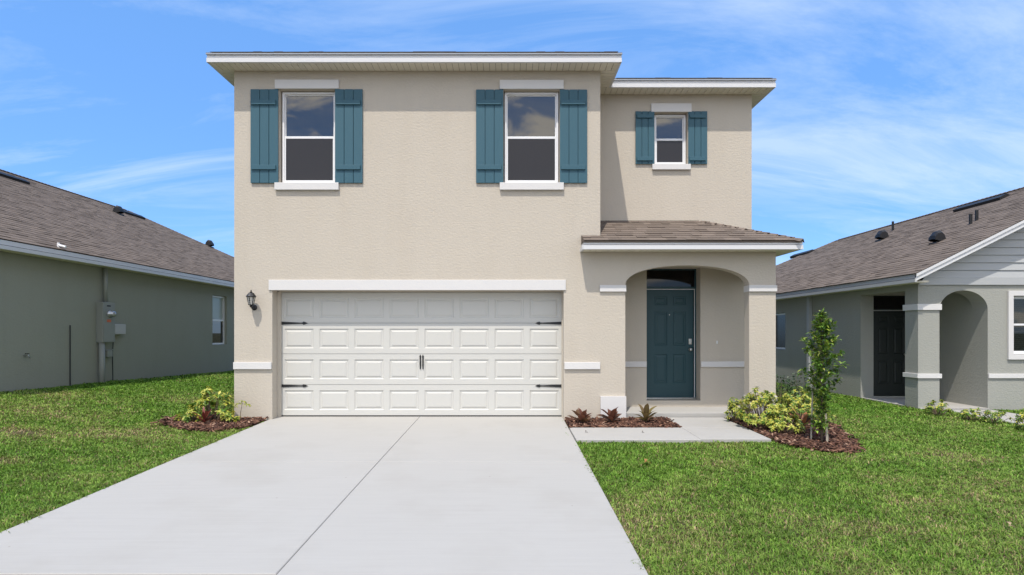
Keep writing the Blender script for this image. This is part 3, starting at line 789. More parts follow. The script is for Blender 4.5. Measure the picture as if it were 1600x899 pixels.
put('tap_body', Acc().tube([(LX + 0.001, 1.28, 1.02), (LX + 0.09, 1.28, 1.02), (LX + 0.12, 1.28, 0.98)], 0.016, 8), m_nickel, hb)
put('tap_wheel', Acc().tube([(LX + 0.07, 1.28, 1.05), (LX + 0.07, 1.28, 1.065)], 0.035, 10), m_iron, hb)

# ================================================================== RIGHT HOUSE
rh = thing('neighbour_house', (12.8, 12, -0.1), 'grey stucco single-storey house with gabled brown roof, arched porch and pale siding on the right', 'house')
RX = 8.23; RF = 1.82; rs = 2.46; RB = 3.70; rx2 = 17.5; rm = 12.86
sx = 9.63
# front wall: column, arch, window
a0, a1, zsp, zap = 8.66, sx, 1.93, 2.31
ac = [(a0 + (a1 - a0) / 2 - (a1 - a0) / 2 * math.cos(math.pi * i / 20), zsp + (zap - zsp) * math.sin(math.pi * i / 20)) for i in range(21)]
rw = (10.12, 11.3, 1.02, 2.20)
out = [(RX, -0.4), (a0, -0.4)] + ac + [(a1, -0.4), (rx2, -0.4), (rx2, rs + 0.02), (RX, rs + 0.02)]
put('wall', ywall(out, [rect(*rw)], RF, RF + 0.38), m_rwall, rh)
swin = (7.35, 8.25, 0.95, 2.06)
put('wall', xwall([(RB, -0.4), (16.9, -0.4), (16.9, rs + 0.02), (RB, rs + 0.02)], [rect(*swin)], RX, RX + 0.2), m_rwall, rh)
dd = (8.53, 9.45, -0.03, 2.33)
put('wall', ywall([(RX + 0.2, -0.4), (sx, -0.4), (sx, rs + 0.02), (RX + 0.2, rs + 0.02)], [rect(*dd)], RB, RB + 0.2), m_rwall, rh)
put('wall', B(sx, sx + 0.2, RF + 0.38, RB + 0.2, -0.4, rs + 0.02), m_rwall, rh)
put('wall', B(rx2 - 0.2, rx2, RF + 0.38, 16.9, -0.4, rs + 0.02), m_rwall, rh)
put('wall', B(RX, rx2, 16.9, 17.1, -0.4, rs + 0.02), m_rwall, rh)
put('porch_beam', B(RX, RX + 0.2, RF + 0.38, RB, 2.33, rs + 0.02), m_rwall, rh)
put('porch_ceiling', B(RX + 0.2, sx, RF + 0.38, RB, rs - 0.03, rs + 0.01), m_cream, rh)
put('porch_slab', B(RX + 0.002, sx, RF - 0.05, RB, -0.4, -0.055), m_conc, rh)
# dark green door
g = put('door_frame', ywall(rect(*dd), [rect(dd[0] + .03, dd[1] - .03, 0.0, 1.97), rect(dd[0] + .03, dd[1] - .03, 2.02, 2.30)], RB + 0.06, RB + 0.12), m_greendoor, rh)
put('transom_pane', B(dd[0] + .03, dd[1] - .03, RB + 0.08, RB + 0.085, 2.02, 2.30), m_darkglass, g)
put('weather_strip', B(dd[0] + .01, dd[1] - .01, RB + 0.055, RB + 0.059, 1.975, 1.99), m_lightbox, g)
D2 = (dd[0] + .032, dd[1] - .032, 0.0, 1.965); hol2 = []
for (q0, q1) in ((0.13, 0.37), (0.49, 0.73)):
    for (b0, b1) in ((0.26, 0.80), (0.96, 1.58), (1.70, 1.86)): hol2.append(rect(D2[0] + q0, D2[0] + q1, b0, b1))
gd = put('front_door', ywall(rect(*D2), hol2, RB + 0.08, RB + 0.10), m_greendoor, rh)
put('door_core', B(D2[0], D2[1], RB + 0.101, RB + 0.12, D2[2], D2[3]), m_greendoor, gd)
for h in hol2: put('door_panel', raised_panel(Acc(), h[0][0], h[1][0], h[0][1], h[2][1], lambda u, v, d: (u, RB + 0.08 + d, v), 0.010), m_greendoor, gd)
put('door_knob', Acc().tube([(9.30, RB + 0.079, 0.95), (9.30, RB + 0.03, 0.95)], [0.014, 0.03], 10), m_nickel, gd)
# trims
def rtrim(x0, x1, y0, y1, z0, z1, name='trim_band'): return put(name, B(x0, x1, y0, y1, z0, z1), m_trim, rh, bevel=0.004)
def rring(z0, z1, name):
    put(name, Acc().prism(rect(RX - 0.03, a0 + 0.03, RF - 0.03, RF + 0.41), [rect(RX + .001, a0 - .001, RF + .001, RF + 0.379)], lambda u, v: (u, v, z0), lambda u, v: (u, v, z1)), m_trim, rh, bevel=0.003)
rring(1.915, 2.035, 'column_cap'); rring(0.545, 0.635, 'trim_band')
rtrim(sx + 0.003, rx2, RF - 0.03, RF - 0.001, 0.545, 0.635)
put('window_trim', ywall(rect(rw[0] - .10, rw[1] + .10, rw[2] - .10, rw[3] + .10), [rect(*rw)], RF - 0.04, RF - 0.001), m_trim, rh, bevel=0.004)
w = window_y(rh, rw[0] + .005, rw[1] - .005, rw[2] + .005, rw[3] - .005, RF + 0.05, m_clearpane, m_clearpane)
a = Acc()
for k in range(26):
    z = rw[2] + 0.08 + k * 0.041
    if abs(z - (rw[2] + rw[3]) / 2) > 0.05: a.box(rw[0] + .06, rw[1] - .06, RF + 0.118, RF + 0.121, z, z + 0.028)
put('window_blind', a, m_blindslat, w)
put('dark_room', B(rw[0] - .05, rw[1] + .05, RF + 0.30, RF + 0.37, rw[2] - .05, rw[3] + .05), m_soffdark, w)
sw = put('window', xwall(rect(swin[0] + .01, swin[1] - .01, swin[2] + .01, swin[3] - .01), [rect(swin[0] + .06, swin[1] - .06, swin[2] + .06, swin[3] - .06)], RX + 0.07, RX + 0.13), m_vinyl, rh)
put('pane', B(RX + 0.09, RX + 0.10, swin[0] + .05, swin[1] - .05, swin[2] + .05, swin[3] - .05), m_screen, sw)
put('downspout', Acc().box(RX - 0.09, RX - 0.001, 5.85, 5.96, -0.1, rs), m_siding, rh)
# roof with front gable
rp = 0.5; re = 7.95
ry0 = RF - 0.33; zeave = rs + 0.15
rroof = hip_roof('roof', re + 0.008, 2 * rm - re - 0.008, ry0, 17.6, zeave, rp, rh, gable_front=True)
rsl = math.sqrt(1 + rp * rp)
def rcl(v):
    x = v / rsl
    if x > rm - re - 0.02: return None
    return (-0.03, 17.6 - ry0 - x)
shingle_slope((re - 0.02, ry0, zeave), (0, 1, 0), (1, 0, rp), rcl, rroof, 300, near, wr=(0.13, 0.34))
zrid = zeave + (rm - re) * rp
cap_line([(rm, ry0, zrid + 0.02), (rm, 12.7, zrid + 0.02)], rroof)
cap_line([(re, 17.6, zeave + 0.02), (rm, 12.7, zrid + 0.02)], rroof)
soffit_run(re + 0.024, RX - 0.001, ry0 + 0.03, 16.9, rs, 'y', rh)
fascia(rh, [(re, ry0, re, 17.58, -1, 0)], rs, h=0.145, mat=m_siding)
# rake boards
for sg, xe in ((1, re), (-1, 2 * rm - re)):
    for (o, t0, t1) in ((0.0, 0.015, 0.14), (0.02, -0.002, 0.055)):
        pts = [(xe - sg * 0.0, zeave - t1), (xe, zeave - t0), (rm, zrid - t0), (rm, zrid - t1)]
        put('rake_board', ywall(pts, [], ry0 - o - 0.003, ry0 + 0.022 - o), m_white, rh)
put('rake_soffit', Acc().add([(re, ry0 + .02, zeave - .10), (rm, ry0 + .02, zrid - .10), (rm, RF, zrid - .10), (re, RF, zeave - .10), (re, ry0 + .02, zeave - .07), (rm, ry0 + .02, zrid - .07), (rm, RF, zrid - .07), (re, RF, zeave - .07)],
    [(0, 1, 2, 3), (7, 6, 5, 4), (0, 4, 5, 1), (3, 2, 6, 7)]), m_white, rh)
# gable wall, frieze and lap siding boards
put('wall', ywall([(RX, rs + 0.021), (2 * rm - RX, rs + 0.021), (rm, rs + 0.021 + (rm - RX) * rp)], [], RF + 0.03, RF + 0.2), m_rwall, rh)
put('frieze_board', ywall([(RX - 0.02, 2.42), (2 * rm - RX, 2.42), (2 * rm - RX, 2.56), (RX + 0.1, 2.56)], [], RF - 0.035, RF - 0.001), m_siding, rh)
z = 2.562
while z < zrid - 0.25:
    zt = z + 0.150
    xl0 = re + (z - zeave + 0.10) / rp; xl1 = re + (zt - zeave + 0.10) / rp
    xl0 = max(xl0, RX - 0.02); xl1 = max(xl1, RX - 0.02)
    A = Acc().add([(xl0, RF - 0.030, z), (2 * rm - xl0, RF - 0.030, z), (2 * rm - xl1, RF - 0.010, zt), (xl1, RF - 0.010, zt),
                   (xl0, RF + 0.03, z), (2 * rm - xl0, RF + 0.03, z), (2 * rm - xl1, RF + 0.03, zt), (xl1, RF + 0.03, zt)],
                  [(0, 1, 2, 3), (0, 4, 5, 1), (1, 5, 6, 2), (2, 6, 7, 3), (3, 7, 4, 0)])
    put('siding_board', A, m_siding, rh)
    z = zt + 0.003
def rpz(x): return zeave + (x - re) * rp
ridge_slot((12.2, 4.5, rpz(12.2)), (12.2, 6.0, rpz(12.2)), 1, rp, rroof)
ridge_slot((11.9, 13.0, rpz(11.9)), (11.9, 14.5, rpz(11.9)), 1, rp, rroof)
gooseneck((9.72, 3.3, rpz(9.72)), rroof, -1, 0.9); gooseneck((11.2, 7.5, rpz(11.2)), rroof, -1, 1.0)
for (x, y, h) in ((10.60, 3.45, 0.25), (10.78, 3.50, 0.26), (12.0, 8.2, 0.30)):
    put('vent_pipe', Acc().tube([(x, y, rpz(x) - 0.05), (x, y, rpz(x) + h)], 0.034, 10), m_blackv, rroof)

# ================================================================== MULCH BEDS
beds = {
    'left': [(-4.07, 0.0), (-4.07, -0.70), (-4.45, -1.08), (-4.95, -1.0), (-5.42, -0.72), (-5.62, -0.38), (-5.25, -0.12), (-4.95, 0.12), (-4.66, 0.22), (-4.66, -0.004)],
    'walk': [(0.945, -0.004), (0.945, -0.845), (2.665, -0.845), (2.665, 0.10), (1.98, 0.12), (1.98, -0.05)],
    'tree': [(3.665, 0.12), (3.665, -1.66), (3.75, -1.98), (4.05, -2.32), (4.4, -2.42), (4.62, -2.15), (4.83, -1.5), (5.2, -0.6), (5.3, 0.3), (4.6, 0.35), (4.55, -0.05), (4.05, -0.05)],
}
def inside(poly, X, Y):
    X = np.asarray(X); Y = np.asarray(Y); r = np.zeros(X.shape, bool); n = len(poly)
    for i in range(n):
        x0, y0 = poly[i]; x1, y1 = poly[(i + 1) % n]
        if y0 == y1: continue
        c = ((y0 > Y) != (y1 > Y)) & (X < (x1 - x0) * (Y - y0) / (y1 - y0) + x0)
        r ^= c
    return r
chipcol = np.array([(0.105, 0.050, 0.034), (0.15, 0.078, 0.052), (0.065, 0.034, 0.025), (0.24, 0.125, 0.08), (0.036, 0.018, 0.014), (0.36, 0.23, 0.16)])
chipw = np.array([0.3, 0.22, 0.2, 0.12, 0.1, 0.06])
mb = {}
for key, poly in beds.items():
    # gently mounded base
    cx = sum(p[0] for p in poly) / len(poly); cy = sum(p[1] for p in poly) / len(poly)
    vs = []; rings = (1.0, 0.85, 0.6, 0.3)
    hz = {1.0: 0.0, 0.85: 0.022, 0.6: 0.035, 0.3: 0.045}
    for r in rings:
        for (x, y) in poly:
            X_, Y_ = cx + (x - cx) * r, cy + (y - cy) * r
            vs.append((X_, Y_, float(ground_z(X_, Y_)) + 0.008 + hz[r]))
    n = len(poly); fs = []
    for l in range(3):
        for i in range(n): j = (i + 1) % n; fs.append((l * n + i, l * n + j, (l + 1) * n + j, (l + 1) * n + i))
    fs.append(tuple(3 * n + i for i in range(n)))
    bed = put('mulch_bed', Acc().add(vs, fs), m_mulchbase); tag(bed, kind='structure')
    x0, x1 = min(p[0] for p in poly), max(p[0] for p in poly); y0, y1 = min(p[1] for p in poly), max(p[1] for p in poly)
    N = int((x1 - x0) * (y1 - y0) * 1500)
    X = rng.uniform(x0 - .15, x1 + .15, N); Y = rng.uniform(y0 - .15, y1 + .15, N)
    jit = rng.normal(0, 0.055, (2, N))
    k = inside(poly, X + jit[0], Y + jit[1])
    k &= ~((X < 0.95) & (X > -4.06)) & ~((X > 2.655) & (X < 3.67)) & ~((Y > -0.02) & (X > -4.64) & (X < 4.5))
    if key == 'walk': k &= (Y > -0.86)
    X, Y = X[k], Y[k]; N = len(X)
    a = Acc()
    Zb = ground_z(X, Y)
    for i in range(N):
        L, wd, th = random.uniform(0.015, 0.055), random.uniform(0.006, 0.016), random.uniform(0.003, 0.007)
        M = (Matrix.Translation((X[i], Y[i], Zb[i] + random.uniform(0.03, 0.065))) @ Euler((random.uniform(-.5, .5), random.uniform(-.5, .5), random.uniform(0, 6.28))).to_matrix().to_4x4())
        col = chipcol[rng.choice(6, p=chipw)] * random.uniform(0.8, 1.2)
        a.add([M @ Vector((sx_ * L, sy_ * wd, sz_ * th)) for sz_ in (-1, 1) for sx_, sy_ in ((-1, -.7), (1, -1), (.85, 1), (-1, .8))],
              [(3, 2, 1, 0), (4, 5, 6, 7), (0, 1, 5, 4), (1, 2, 6, 5), (2, 3, 7, 6), (3, 0, 4, 7)], col)
    tag(put('mulch', a, m_chip), 'red-brown bark mulch chips ' + {'left': 'at the house corner left of the driveway', 'walk': 'between garage wall and front walk', 'tree': 'under the young staked tree right of the walk'}[key], 'mulch', kind='stuff')

# ================================================================== PLANTS
def lerp(a_, b_, t): return tuple(a_[i] * (1 - t) + b_[i] * t for i in range(3))
def leaf(acc, p, d, L, w, col, droop=0.3, up=Vector((0, 0, 1)), col2=None):
    """one folded, drooping leaf of 8 triangles starting at p in direction d"""
    d = Vector(d).normalized(); s = d.cross(up)
    if s.length < 1e-3: s = Vector((1, 0, 0))
    s.normalize(); n = s.cross(d).normalized()
    c = [Vector(p), Vector(p) + d * L * .35 + n * L * .05, Vector(p) + d * L * .72 - n * L * droop * .35, Vector(p) + d * L - n * L * droop]
    f = w * 0.16
    vs = [c[0], c[1] - s * w * .5 + n * f, c[1], c[1] + s * w * .5 + n * f, c[2] - s * w * .38 + n * f, c[2], c[2] + s * w * .38 + n * f, c[3]]
    b = len(acc.v)
    acc.add(vs, [(0, 1, 2), (0, 2, 3), (1, 4, 5, 2), (2, 5, 6, 3), (4, 7, 5), (5, 7, 6)])
    for i in range(8):
        acc.c.append(col2 if (col2 is not None and i in (2, 5, 0)) else col)

def umbrella_plant(loc, R_, H_, ncl, label, name='variegated_shrub', yellow=0.75, leafL=0.075, group=None, flat=1.0, lean=(0, 0)):
    """schefflera-like shrub: whorls of leaflets on many stems"""
    x0, y0 = loc[0], loc[1]; z0 = float(ground_z(x0, y0)) + 0.03
    root = thing(name, (x0, y0, z0), label, 'shrub', group)
    st = Acc(); fo = Acc()
    Y1, Y2, G1, G2 = (0.56, 0.50, 0.05), (0.66, 0.62, 0.15), (0.10, 0.21, 0.02), (0.035, 0.09, 0.012)
    for i in range(ncl):
        th = random.uniform(0, 6.283); ph = math.acos(random.uniform(-0.15, 1)); rr = random.uniform(0.62, 1.0) ** 0.6
        cx = x0 + R_ * rr * math.sin(ph) * math.cos(th) + lean[0] * H_; cy = y0 + R_ * flat * rr * math.sin(ph) * math.sin(th)
        cz = z0 + H_ * (0.30 + 0.66 * rr * max(math.cos(ph), -0.2)) * random.uniform(0.85, 1.07)
        c = Vector((cx, cy, max(cz, z0 + 0.06)))
        bs = Vector((x0 + (cx - x0) * 0.25, y0 + (cy - y0) * 0.25, z0 - 0.02))
        st.tube([bs, bs.lerp(c, 0.6) + Vector((0, 0, 0.02)), c], [0.006, 0.004, 0.0025], 4, cap=False)
        out = Vector((cx - x0, cy - y0, 0.0)) * 1.2 + Vector((0, 0, 0.35)); out.normalize()
        for wl in range(2):
            k = random.randint(6, 8); o_ = random.uniform(0, 6.28)
            cc = c - out * (0.03 * wl)
            u = out.orthogonal().normalized(); v = out.cross(u)
            for j in range(k):
                t = o_ + 6.283 * j / k
                d = (u * math.cos(t) + v * math.sin(t)) + out * random.uniform(-0.3, 0.8)
                yy = random.random() < yellow
                base = lerp(Y1, Y2, random.random()) if yy else lerp(G1, G2, random.random())
                alt = lerp(G1, (0.25, 0.36, 0.04), random.random()) if random.random() < 0.7 else base
                L = leafL * random.uniform(0.7, 1.15)
                leaf(fo, cc, d, L, L * 0.42, base, droop=random.uniform(0.15, 0.5), up=out, col2=alt)
    put('stems', st, m_bark, root); tag(put('foliage', fo, m_leaf, root), kind='stuff')
    return root

def rosette(loc, H_, n, cols, label, name, lw=0.22, spread=1.0, stem=0.0, cat='plant', group=None):
    """upright plant of broad separate leaves, each its own object"""
    x0, y0 = loc; z0 = float(ground_z(x0, y0)) + 0.04
    root = thing(name, (x0, y0, z0), label, cat, group)
    a = Acc().tube([(x0, y0, z0 - 0.03), (x0, y0, z0 + 0.25 * H_ + stem)], [0.010, 0.006], 6)
    put('stem', a, m_bark, root)
    meshes = []
    for v in range(4):
        A = Acc(); ns = 6; bend = random.uniform(0.15, 0.5); c1 = cols[v % len(cols)]; c2 = lerp(c1, cols[(v + 1) % len(cols)], 0.6)
        for i in range(ns + 1):
            t = i / ns; w = lw * 0.5 * (max(0.0, math.sin(math.pi * (t * 0.96 + 0.03) ** 1.15)) ** 0.62) * (1 if t < 1 else 0.02)
            x = t * math.cos(bend * t); z = -bend * t * t * 0.55
            for sgn, zf in ((-1, w * 0.35), (0, 0), (1, w * 0.35)):
                A.v.append((x, sgn * w, z + zf + 0.02 * math.sin(t * 9 + v) * abs(sgn))); A.c.append(c2 if sgn == 0 else lerp(c1, c2, t * 0.4))
        for i in range(ns):
            b = i * 3
            A.f += [(b, b + 3, b + 4, b + 1), (b + 1, b + 4, b + 5, b + 2)]
        me = mesh_of('leaf', A, m_leaf)
        for p in me.polygons: p.use_smooth = True
        meshes.append(me)
    for i in range(n):
        t = i / max(1, n - 1); az = i * 2.4 + random.uniform(-.3, .3)
        el = (1.25 - 0.85 * t * spread) + random.uniform(-.12, .12)
        s = H_ * random.uniform(0.62, 1.05)
        inst('leaf', random.choice(meshes), (x0, y0, z0 + (0.22 - 0.17 * t) * H_ + stem), root, (random.uniform(-.3, .3), -el, az), (s, s, s))
    return root

copper = [(0.16, 0.075, 0.045), (0.11, 0.075, 0.035), (0.22, 0.09, 0.05), (0.10, 0.045, 0.04)]
rosette((1.18, -0.50), 0.29, 12, copper, 'copper-brown leafy plant nearest the garage door in the mulch by the front walk', 'copper_plant', 0.42, group='copper plants in the small mulch bed')
rosette((1.665, -0.46), 0.28, 11, [(0.13, 0.055, 0.035), (0.20, 0.075, 0.045), (0.09, 0.05, 0.03)], 'dark reddish plant in front of the white column base, middle of the small bed', 'copper_plant', 0.42, group='copper plants in the small mulch bed')
rosette((2.22, -0.45), 0.31, 14, [(0.19, 0.15, 0.055), (0.15, 0.09, 0.045), (0.24, 0.19, 0.07)], 'olive and bronze upright plant at the walk end of the small mulch bed', 'copper_plant', 0.30, 0.7, group='copper plants in the small mulch bed')
# left bed
umbrella_plant((-4.86, -0.30), 0.36, 0.58, 42, 'yellow and green umbrella shrub at the house corner left of the driveway', yellow=0.66, leafL=0.085, flat=0.6)
umbrella_plant((-5.12, -0.52), 0.20, 0.24, 24, 'low bright green-yellow umbrella shrub at the left end of the left mulch bed', yellow=0.62, leafL=0.06, flat=0.7)
umbrella_plant((-4.52, -0.42), 0.15, 0.20, 13, 'low yellow-green sprig close to the driveway in the left mulch bed', yellow=0.6, leafL=0.06)
rosette((-4.84, -0.60), 0.26, 12, [(0.17, 0.030, 0.025), (0.11, 0.022, 0.02), (0.24, 0.07, 0.04)], 'dark red broad-leaved plant in front of the yellow shrub by the driveway', 'red_plant', 0.17, 0.75)
lp_ = thing('leggy_plant', (-4.40, -0.28, 0.0), 'thin leggy plant with a tuft of yellowish leaves against the beige wall corner', 'plant')
put('stem', Acc().tube([(-4.42, -0.28, 0.0), (-4.41, -0.28, 0.15), (-4.38, -0.28, 0.31)], [0.006, 0.005, 0.003], 5), m_bark, lp_)
fo = Acc()
for cc in ((-4.38, -0.28, 0.33), (-4.44, -0.3, 0.29), (-4.31, -0.26, 0.28)):
    for j in range(10):
        t = j * 0.7; d = Vector((math.cos(t), math.sin(t) * .8, random.uniform(-.3, .5)))
        leaf(fo, cc, d, 0.075, 0.028, lerp((0.5, 0.48, 0.09), (0.15, 0.22, 0.04), random.random()), 0.5)
tag(put('foliage', fo, m_leaf, lp_), kind='stuff')
# right bed
umbrella_plant((3.93, -0.85), 0.40, 0.66, 135, 'large yellow and green variegated shrub in front of the right porch column', yellow=0.68, leafL=0.054)
umbrella_plant((3.74, -0.32), 0.20, 0.44, 36, 'small yellow shrub beside the porch step, leftmost of the right bed', yellow=0.65, leafL=0.055, flat=0.8)
umbrella_plant((4.05, -1.25), 0.27, 0.40, 55, 'low yellow shrub in the mulch just left of the staked tree', yellow=0.66, leafL=0.058)
umbrella_plant((4.78, -0.30), 0.46, 0.58, 100, 'wide yellow-green shrub right of the porch column behind the mulch', yellow=0.60, leafL=0.060, flat=0.7)
rosette((4.38, -1.15), 0.34, 14, [(0.27, 0.10, 0.04), (0.36, 0.16, 0.05), (0.17, 0.06, 0.035)], 'orange-copper broad-leaved plant between yellow shrub and staked tree', 'copper_plant', 0.24, 1.0)
rosette((4.33, -1.62), 0.2, 8, [(0.12, 0.035, 0.03), (0.18, 0.05, 0.035)], 'small dark red plant at the foot of the staked tree', 'red_plant', 0.3, 1.1)

# young tree
tx, ty = 4.27, -1.88; tz = float(ground_z(tx, ty)) + 0.03
tree = thing('young_tree', (tx, ty, tz), 'slender young green-leaved tree tied upright in the mulch bed right of the porch', 'tree')
tr = Acc(); fo = Acc()
tp = [(tx, ty, tz - 0.05), (tx + 0.01, ty, tz + 0.5), (tx - 0.015, ty + 0.01, tz + 1.0), (tx + 0.0, ty, tz + 1.45), (tx - 0.005, ty, tz + 1.80)]
tr.tube(tp, [0.019, 0.015, 0.012, 0.008, 0.003], 8)
put('trunk', tr, m_bark, tree, smooth=True)
GR = [(0.08, 0.165, 0.02), (0.14, 0.25, 0.03), (0.25, 0.36, 0.045), (0.40, 0.47, 0.09), (0.035, 0.08, 0.014)]
br = Acc()
for i in range(58):
    h = 0.12 + 1.62 * (i / 57) ** 0.9
    prof = 0.16 if h < 0.55 else (0.25 if h < 0.85 else (0.34 - 0.02 * (h - 0.85) if h < 1.25 else 0.34 * max(0.12, 1 - (h - 1.2) / 0.62)))
    az = i * 2.39 + random.uniform(-.4, .4); L = prof * random.uniform(0.4, 1.2) * 0.92
    p0 = Vector((tx, ty, tz + h)); d = Vector((math.cos(az), math.sin(az), random.uniform(0.35, 1.0))).normalized()
    p1 = p0 + d * L
    br.tube([p0, p0.lerp(p1, .5) + Vector((0, 0, .012)), p1], [0.005, 0.0035, 0.0015], 4, cap=False)
    nl = int((44 if h < 0.5 else 54) * (L / 0.25) ** 0.6)
    for j in range(nl):
        t = random.uniform(0.18, 1.05); q = p0.lerp(p1, min(t, 1)) + Vector((random.gauss(0, .022), random.gauss(0, .022), random.gauss(0, .022)))
        dd_ = (d + Vector((random.gauss(0, .8), random.gauss(0, .8), random.gauss(0.1, .6))))
        pk = GR[rng.choice(5, p=[.26, .30, .22, .10, .12])]
        Lf = random.uniform(0.045, 0.08)
        leaf(fo, q, dd_, Lf, Lf * 0.48, tuple(c * random.uniform(.85, 1.15) for c in pk), random.uniform(0.1, 0.5))
put('branches', br, m_bark, tree); tag(put('crown', fo, m_leaf, tree), kind='stuff')
for (dx, dyy, top, lab) in ((-0.06, 0.09, 1.20, 'tall pale pine stake standing behind the young tree trunk'), (0.03, -0.05, 0.42, 'pale pine stake in front of the young tree trunk'), (0.08, 0.03, 0.30, 'short pine stake right of the young tree trunk')):
    bx, by = tx + dx, ty + dyy
    tag(put('tree_stake', Acc().tube([(bx + dx * .4, by + dyy * .3, tz - 0.05), (bx, by, tz + top)], 0.013, 4), m_stake, loc=(bx, by, tz)), lab, 'stake')
tag(put('tree_tie', Acc().tube([(tx - 0.07, ty + 0.09, tz + 0.80), (tx + 0.02, ty - 0.05, tz + 0.79), (tx + 0.06, ty + 0.02, tz + 0.80), (tx - 0.06, ty + 0.10, tz + 0.80)], 0.005, 5), m_blackv, loc=(tx, ty, tz + 0.8)), 'black tie strap holding the young tree to its stakes', 'tie')

# side-yard shrubs and the neighbour's row
def green_shrub(loc, R_, H_, n, cols, label, Lf=0.07, name='green_shrub'):
    x0, y0 = loc; z0 = float(ground_z(x0, y0)) + 0.01
    root = thing(name, (x0, y0, z0), label, 'shrub'); st = Acc(); fo = Acc()
    for i in range(n):
        th = random.uniform(0, 6.28); ph = math.acos(random.uniform(0, 1)); r = random.uniform(.35, 1) ** .5
        c = Vector((x0 + R_ * r * math.sin(ph) * math.cos(th), y0 + R_ * r * math.sin(ph) * math.sin(th), z0 + 0.1 * H_ + H_ * .9 * r * math.cos(ph)))
        st.tube([(x0, y0, z0), c], [0.006, 0.002], 4, cap=False)
        for j in range(9):
            d = Vector((random.gauss(0, 1), random.gauss(0, 1), random.gauss(.3, .7)))
            leaf(fo, c + Vector((random.gauss(0, .03), random.gauss(0, .03), random.gauss(0, .03))), d, Lf * random.uniform(.7, 1.2), Lf * .45, lerp(random.choice(cols), random.choice(cols), .5), .3)
    put('stems', st, m_bark, root); tag(put('foliage', fo, m_leaf, root), kind='stuff')
green_shrub((6.05, 3.1), 0.42, 0.62, 60, [(0.03, 0.07, 0.015), (0.06, 0.11, 0.02)], 'dark green rounded shrub in the side yard just behind the right porch column')
green_shrub((6.75, 3.6), 0.34, 0.62, 34, [(0.12, 0.17, 0.10), (0.22, 0.26, 0.17), (0.05, 0.09, 0.04)], 'sparse grey-green shrub against the grey side wall behind the young tree')
umbrella_plant((7.98, 0.95), 0.22, 0.28, 20, 'small variegated shrub by the grey porch column, nearest of the row to the neighbour door', yellow=0.45, leafL=0.06, group='small shrubs along the neighbour walk')
umbrella_plant((8.13, 0.35), 0.20, 0.24, 16, 'small sparse variegated shrub, second from the grey column along the pale walk', yellow=0.45, leafL=0.06, group='small shrubs along the neighbour walk')
umbrella_plant((8.33, 0.10), 0.20, 0.24, 16, 'small variegated shrub, third from the grey column, in front of the pale walk', yellow=0.45, leafL=0.06, group='small shrubs along the neighbour walk')
umbrella_plant((8.36, -0.55), 0.22, 0.40, 30, 'taller variegated shrub cut by the right picture edge beside the pale walk', yellow=0.5, leafL=0.06, group='small shrubs along the neighbour walk')

# fallen leaves
def fallen(x, y, s, col, lab, onz=None):
    z = (float(ground_z(x, y)) + 0.055) if onz is None else onz
    a = Acc(); leaf(a, (x - s / 2, y, z), (1, 0.3, 0.15), s, s * .5, col, 0.5); leaf(a, (x - s / 3, y, z + 0.01), (0.3, 0.8, 0.5), s * .8, s * .4, col, 0.4)
    tag(put('fallen_leaf', a, m_leaf, loc=(x, y, z)), lab, 'leaf')
fallen(1.62, -3.05, 0.10, (0.40, 0.20, 0.07), 'curled orange-brown dead leaf on the grass just below the front walk')
fallen(1.15, -1.25, 0.05, (0.10, 0.07, 0.05), 'tiny dark dead leaf on the pale front walk nearest the driveway', wz(-1.25) + 0.006)
fallen(1.98, -1.27, 0.045, (0.10, 0.08, 0.05), 'tiny dark dead leaf in the middle of the pale front walk', wz(-1.27) + 0.006)
fallen(4.05, -5.1, 0.07, (0.46, 0.34, 0.2), 'pale tan dead leaf on the lawn near the bottom right')
fallen(-6.8, -3.4, 0.09, (0.16, 0.09, 0.05), 'dark brown dead leaf on the left lawn near the driveway')

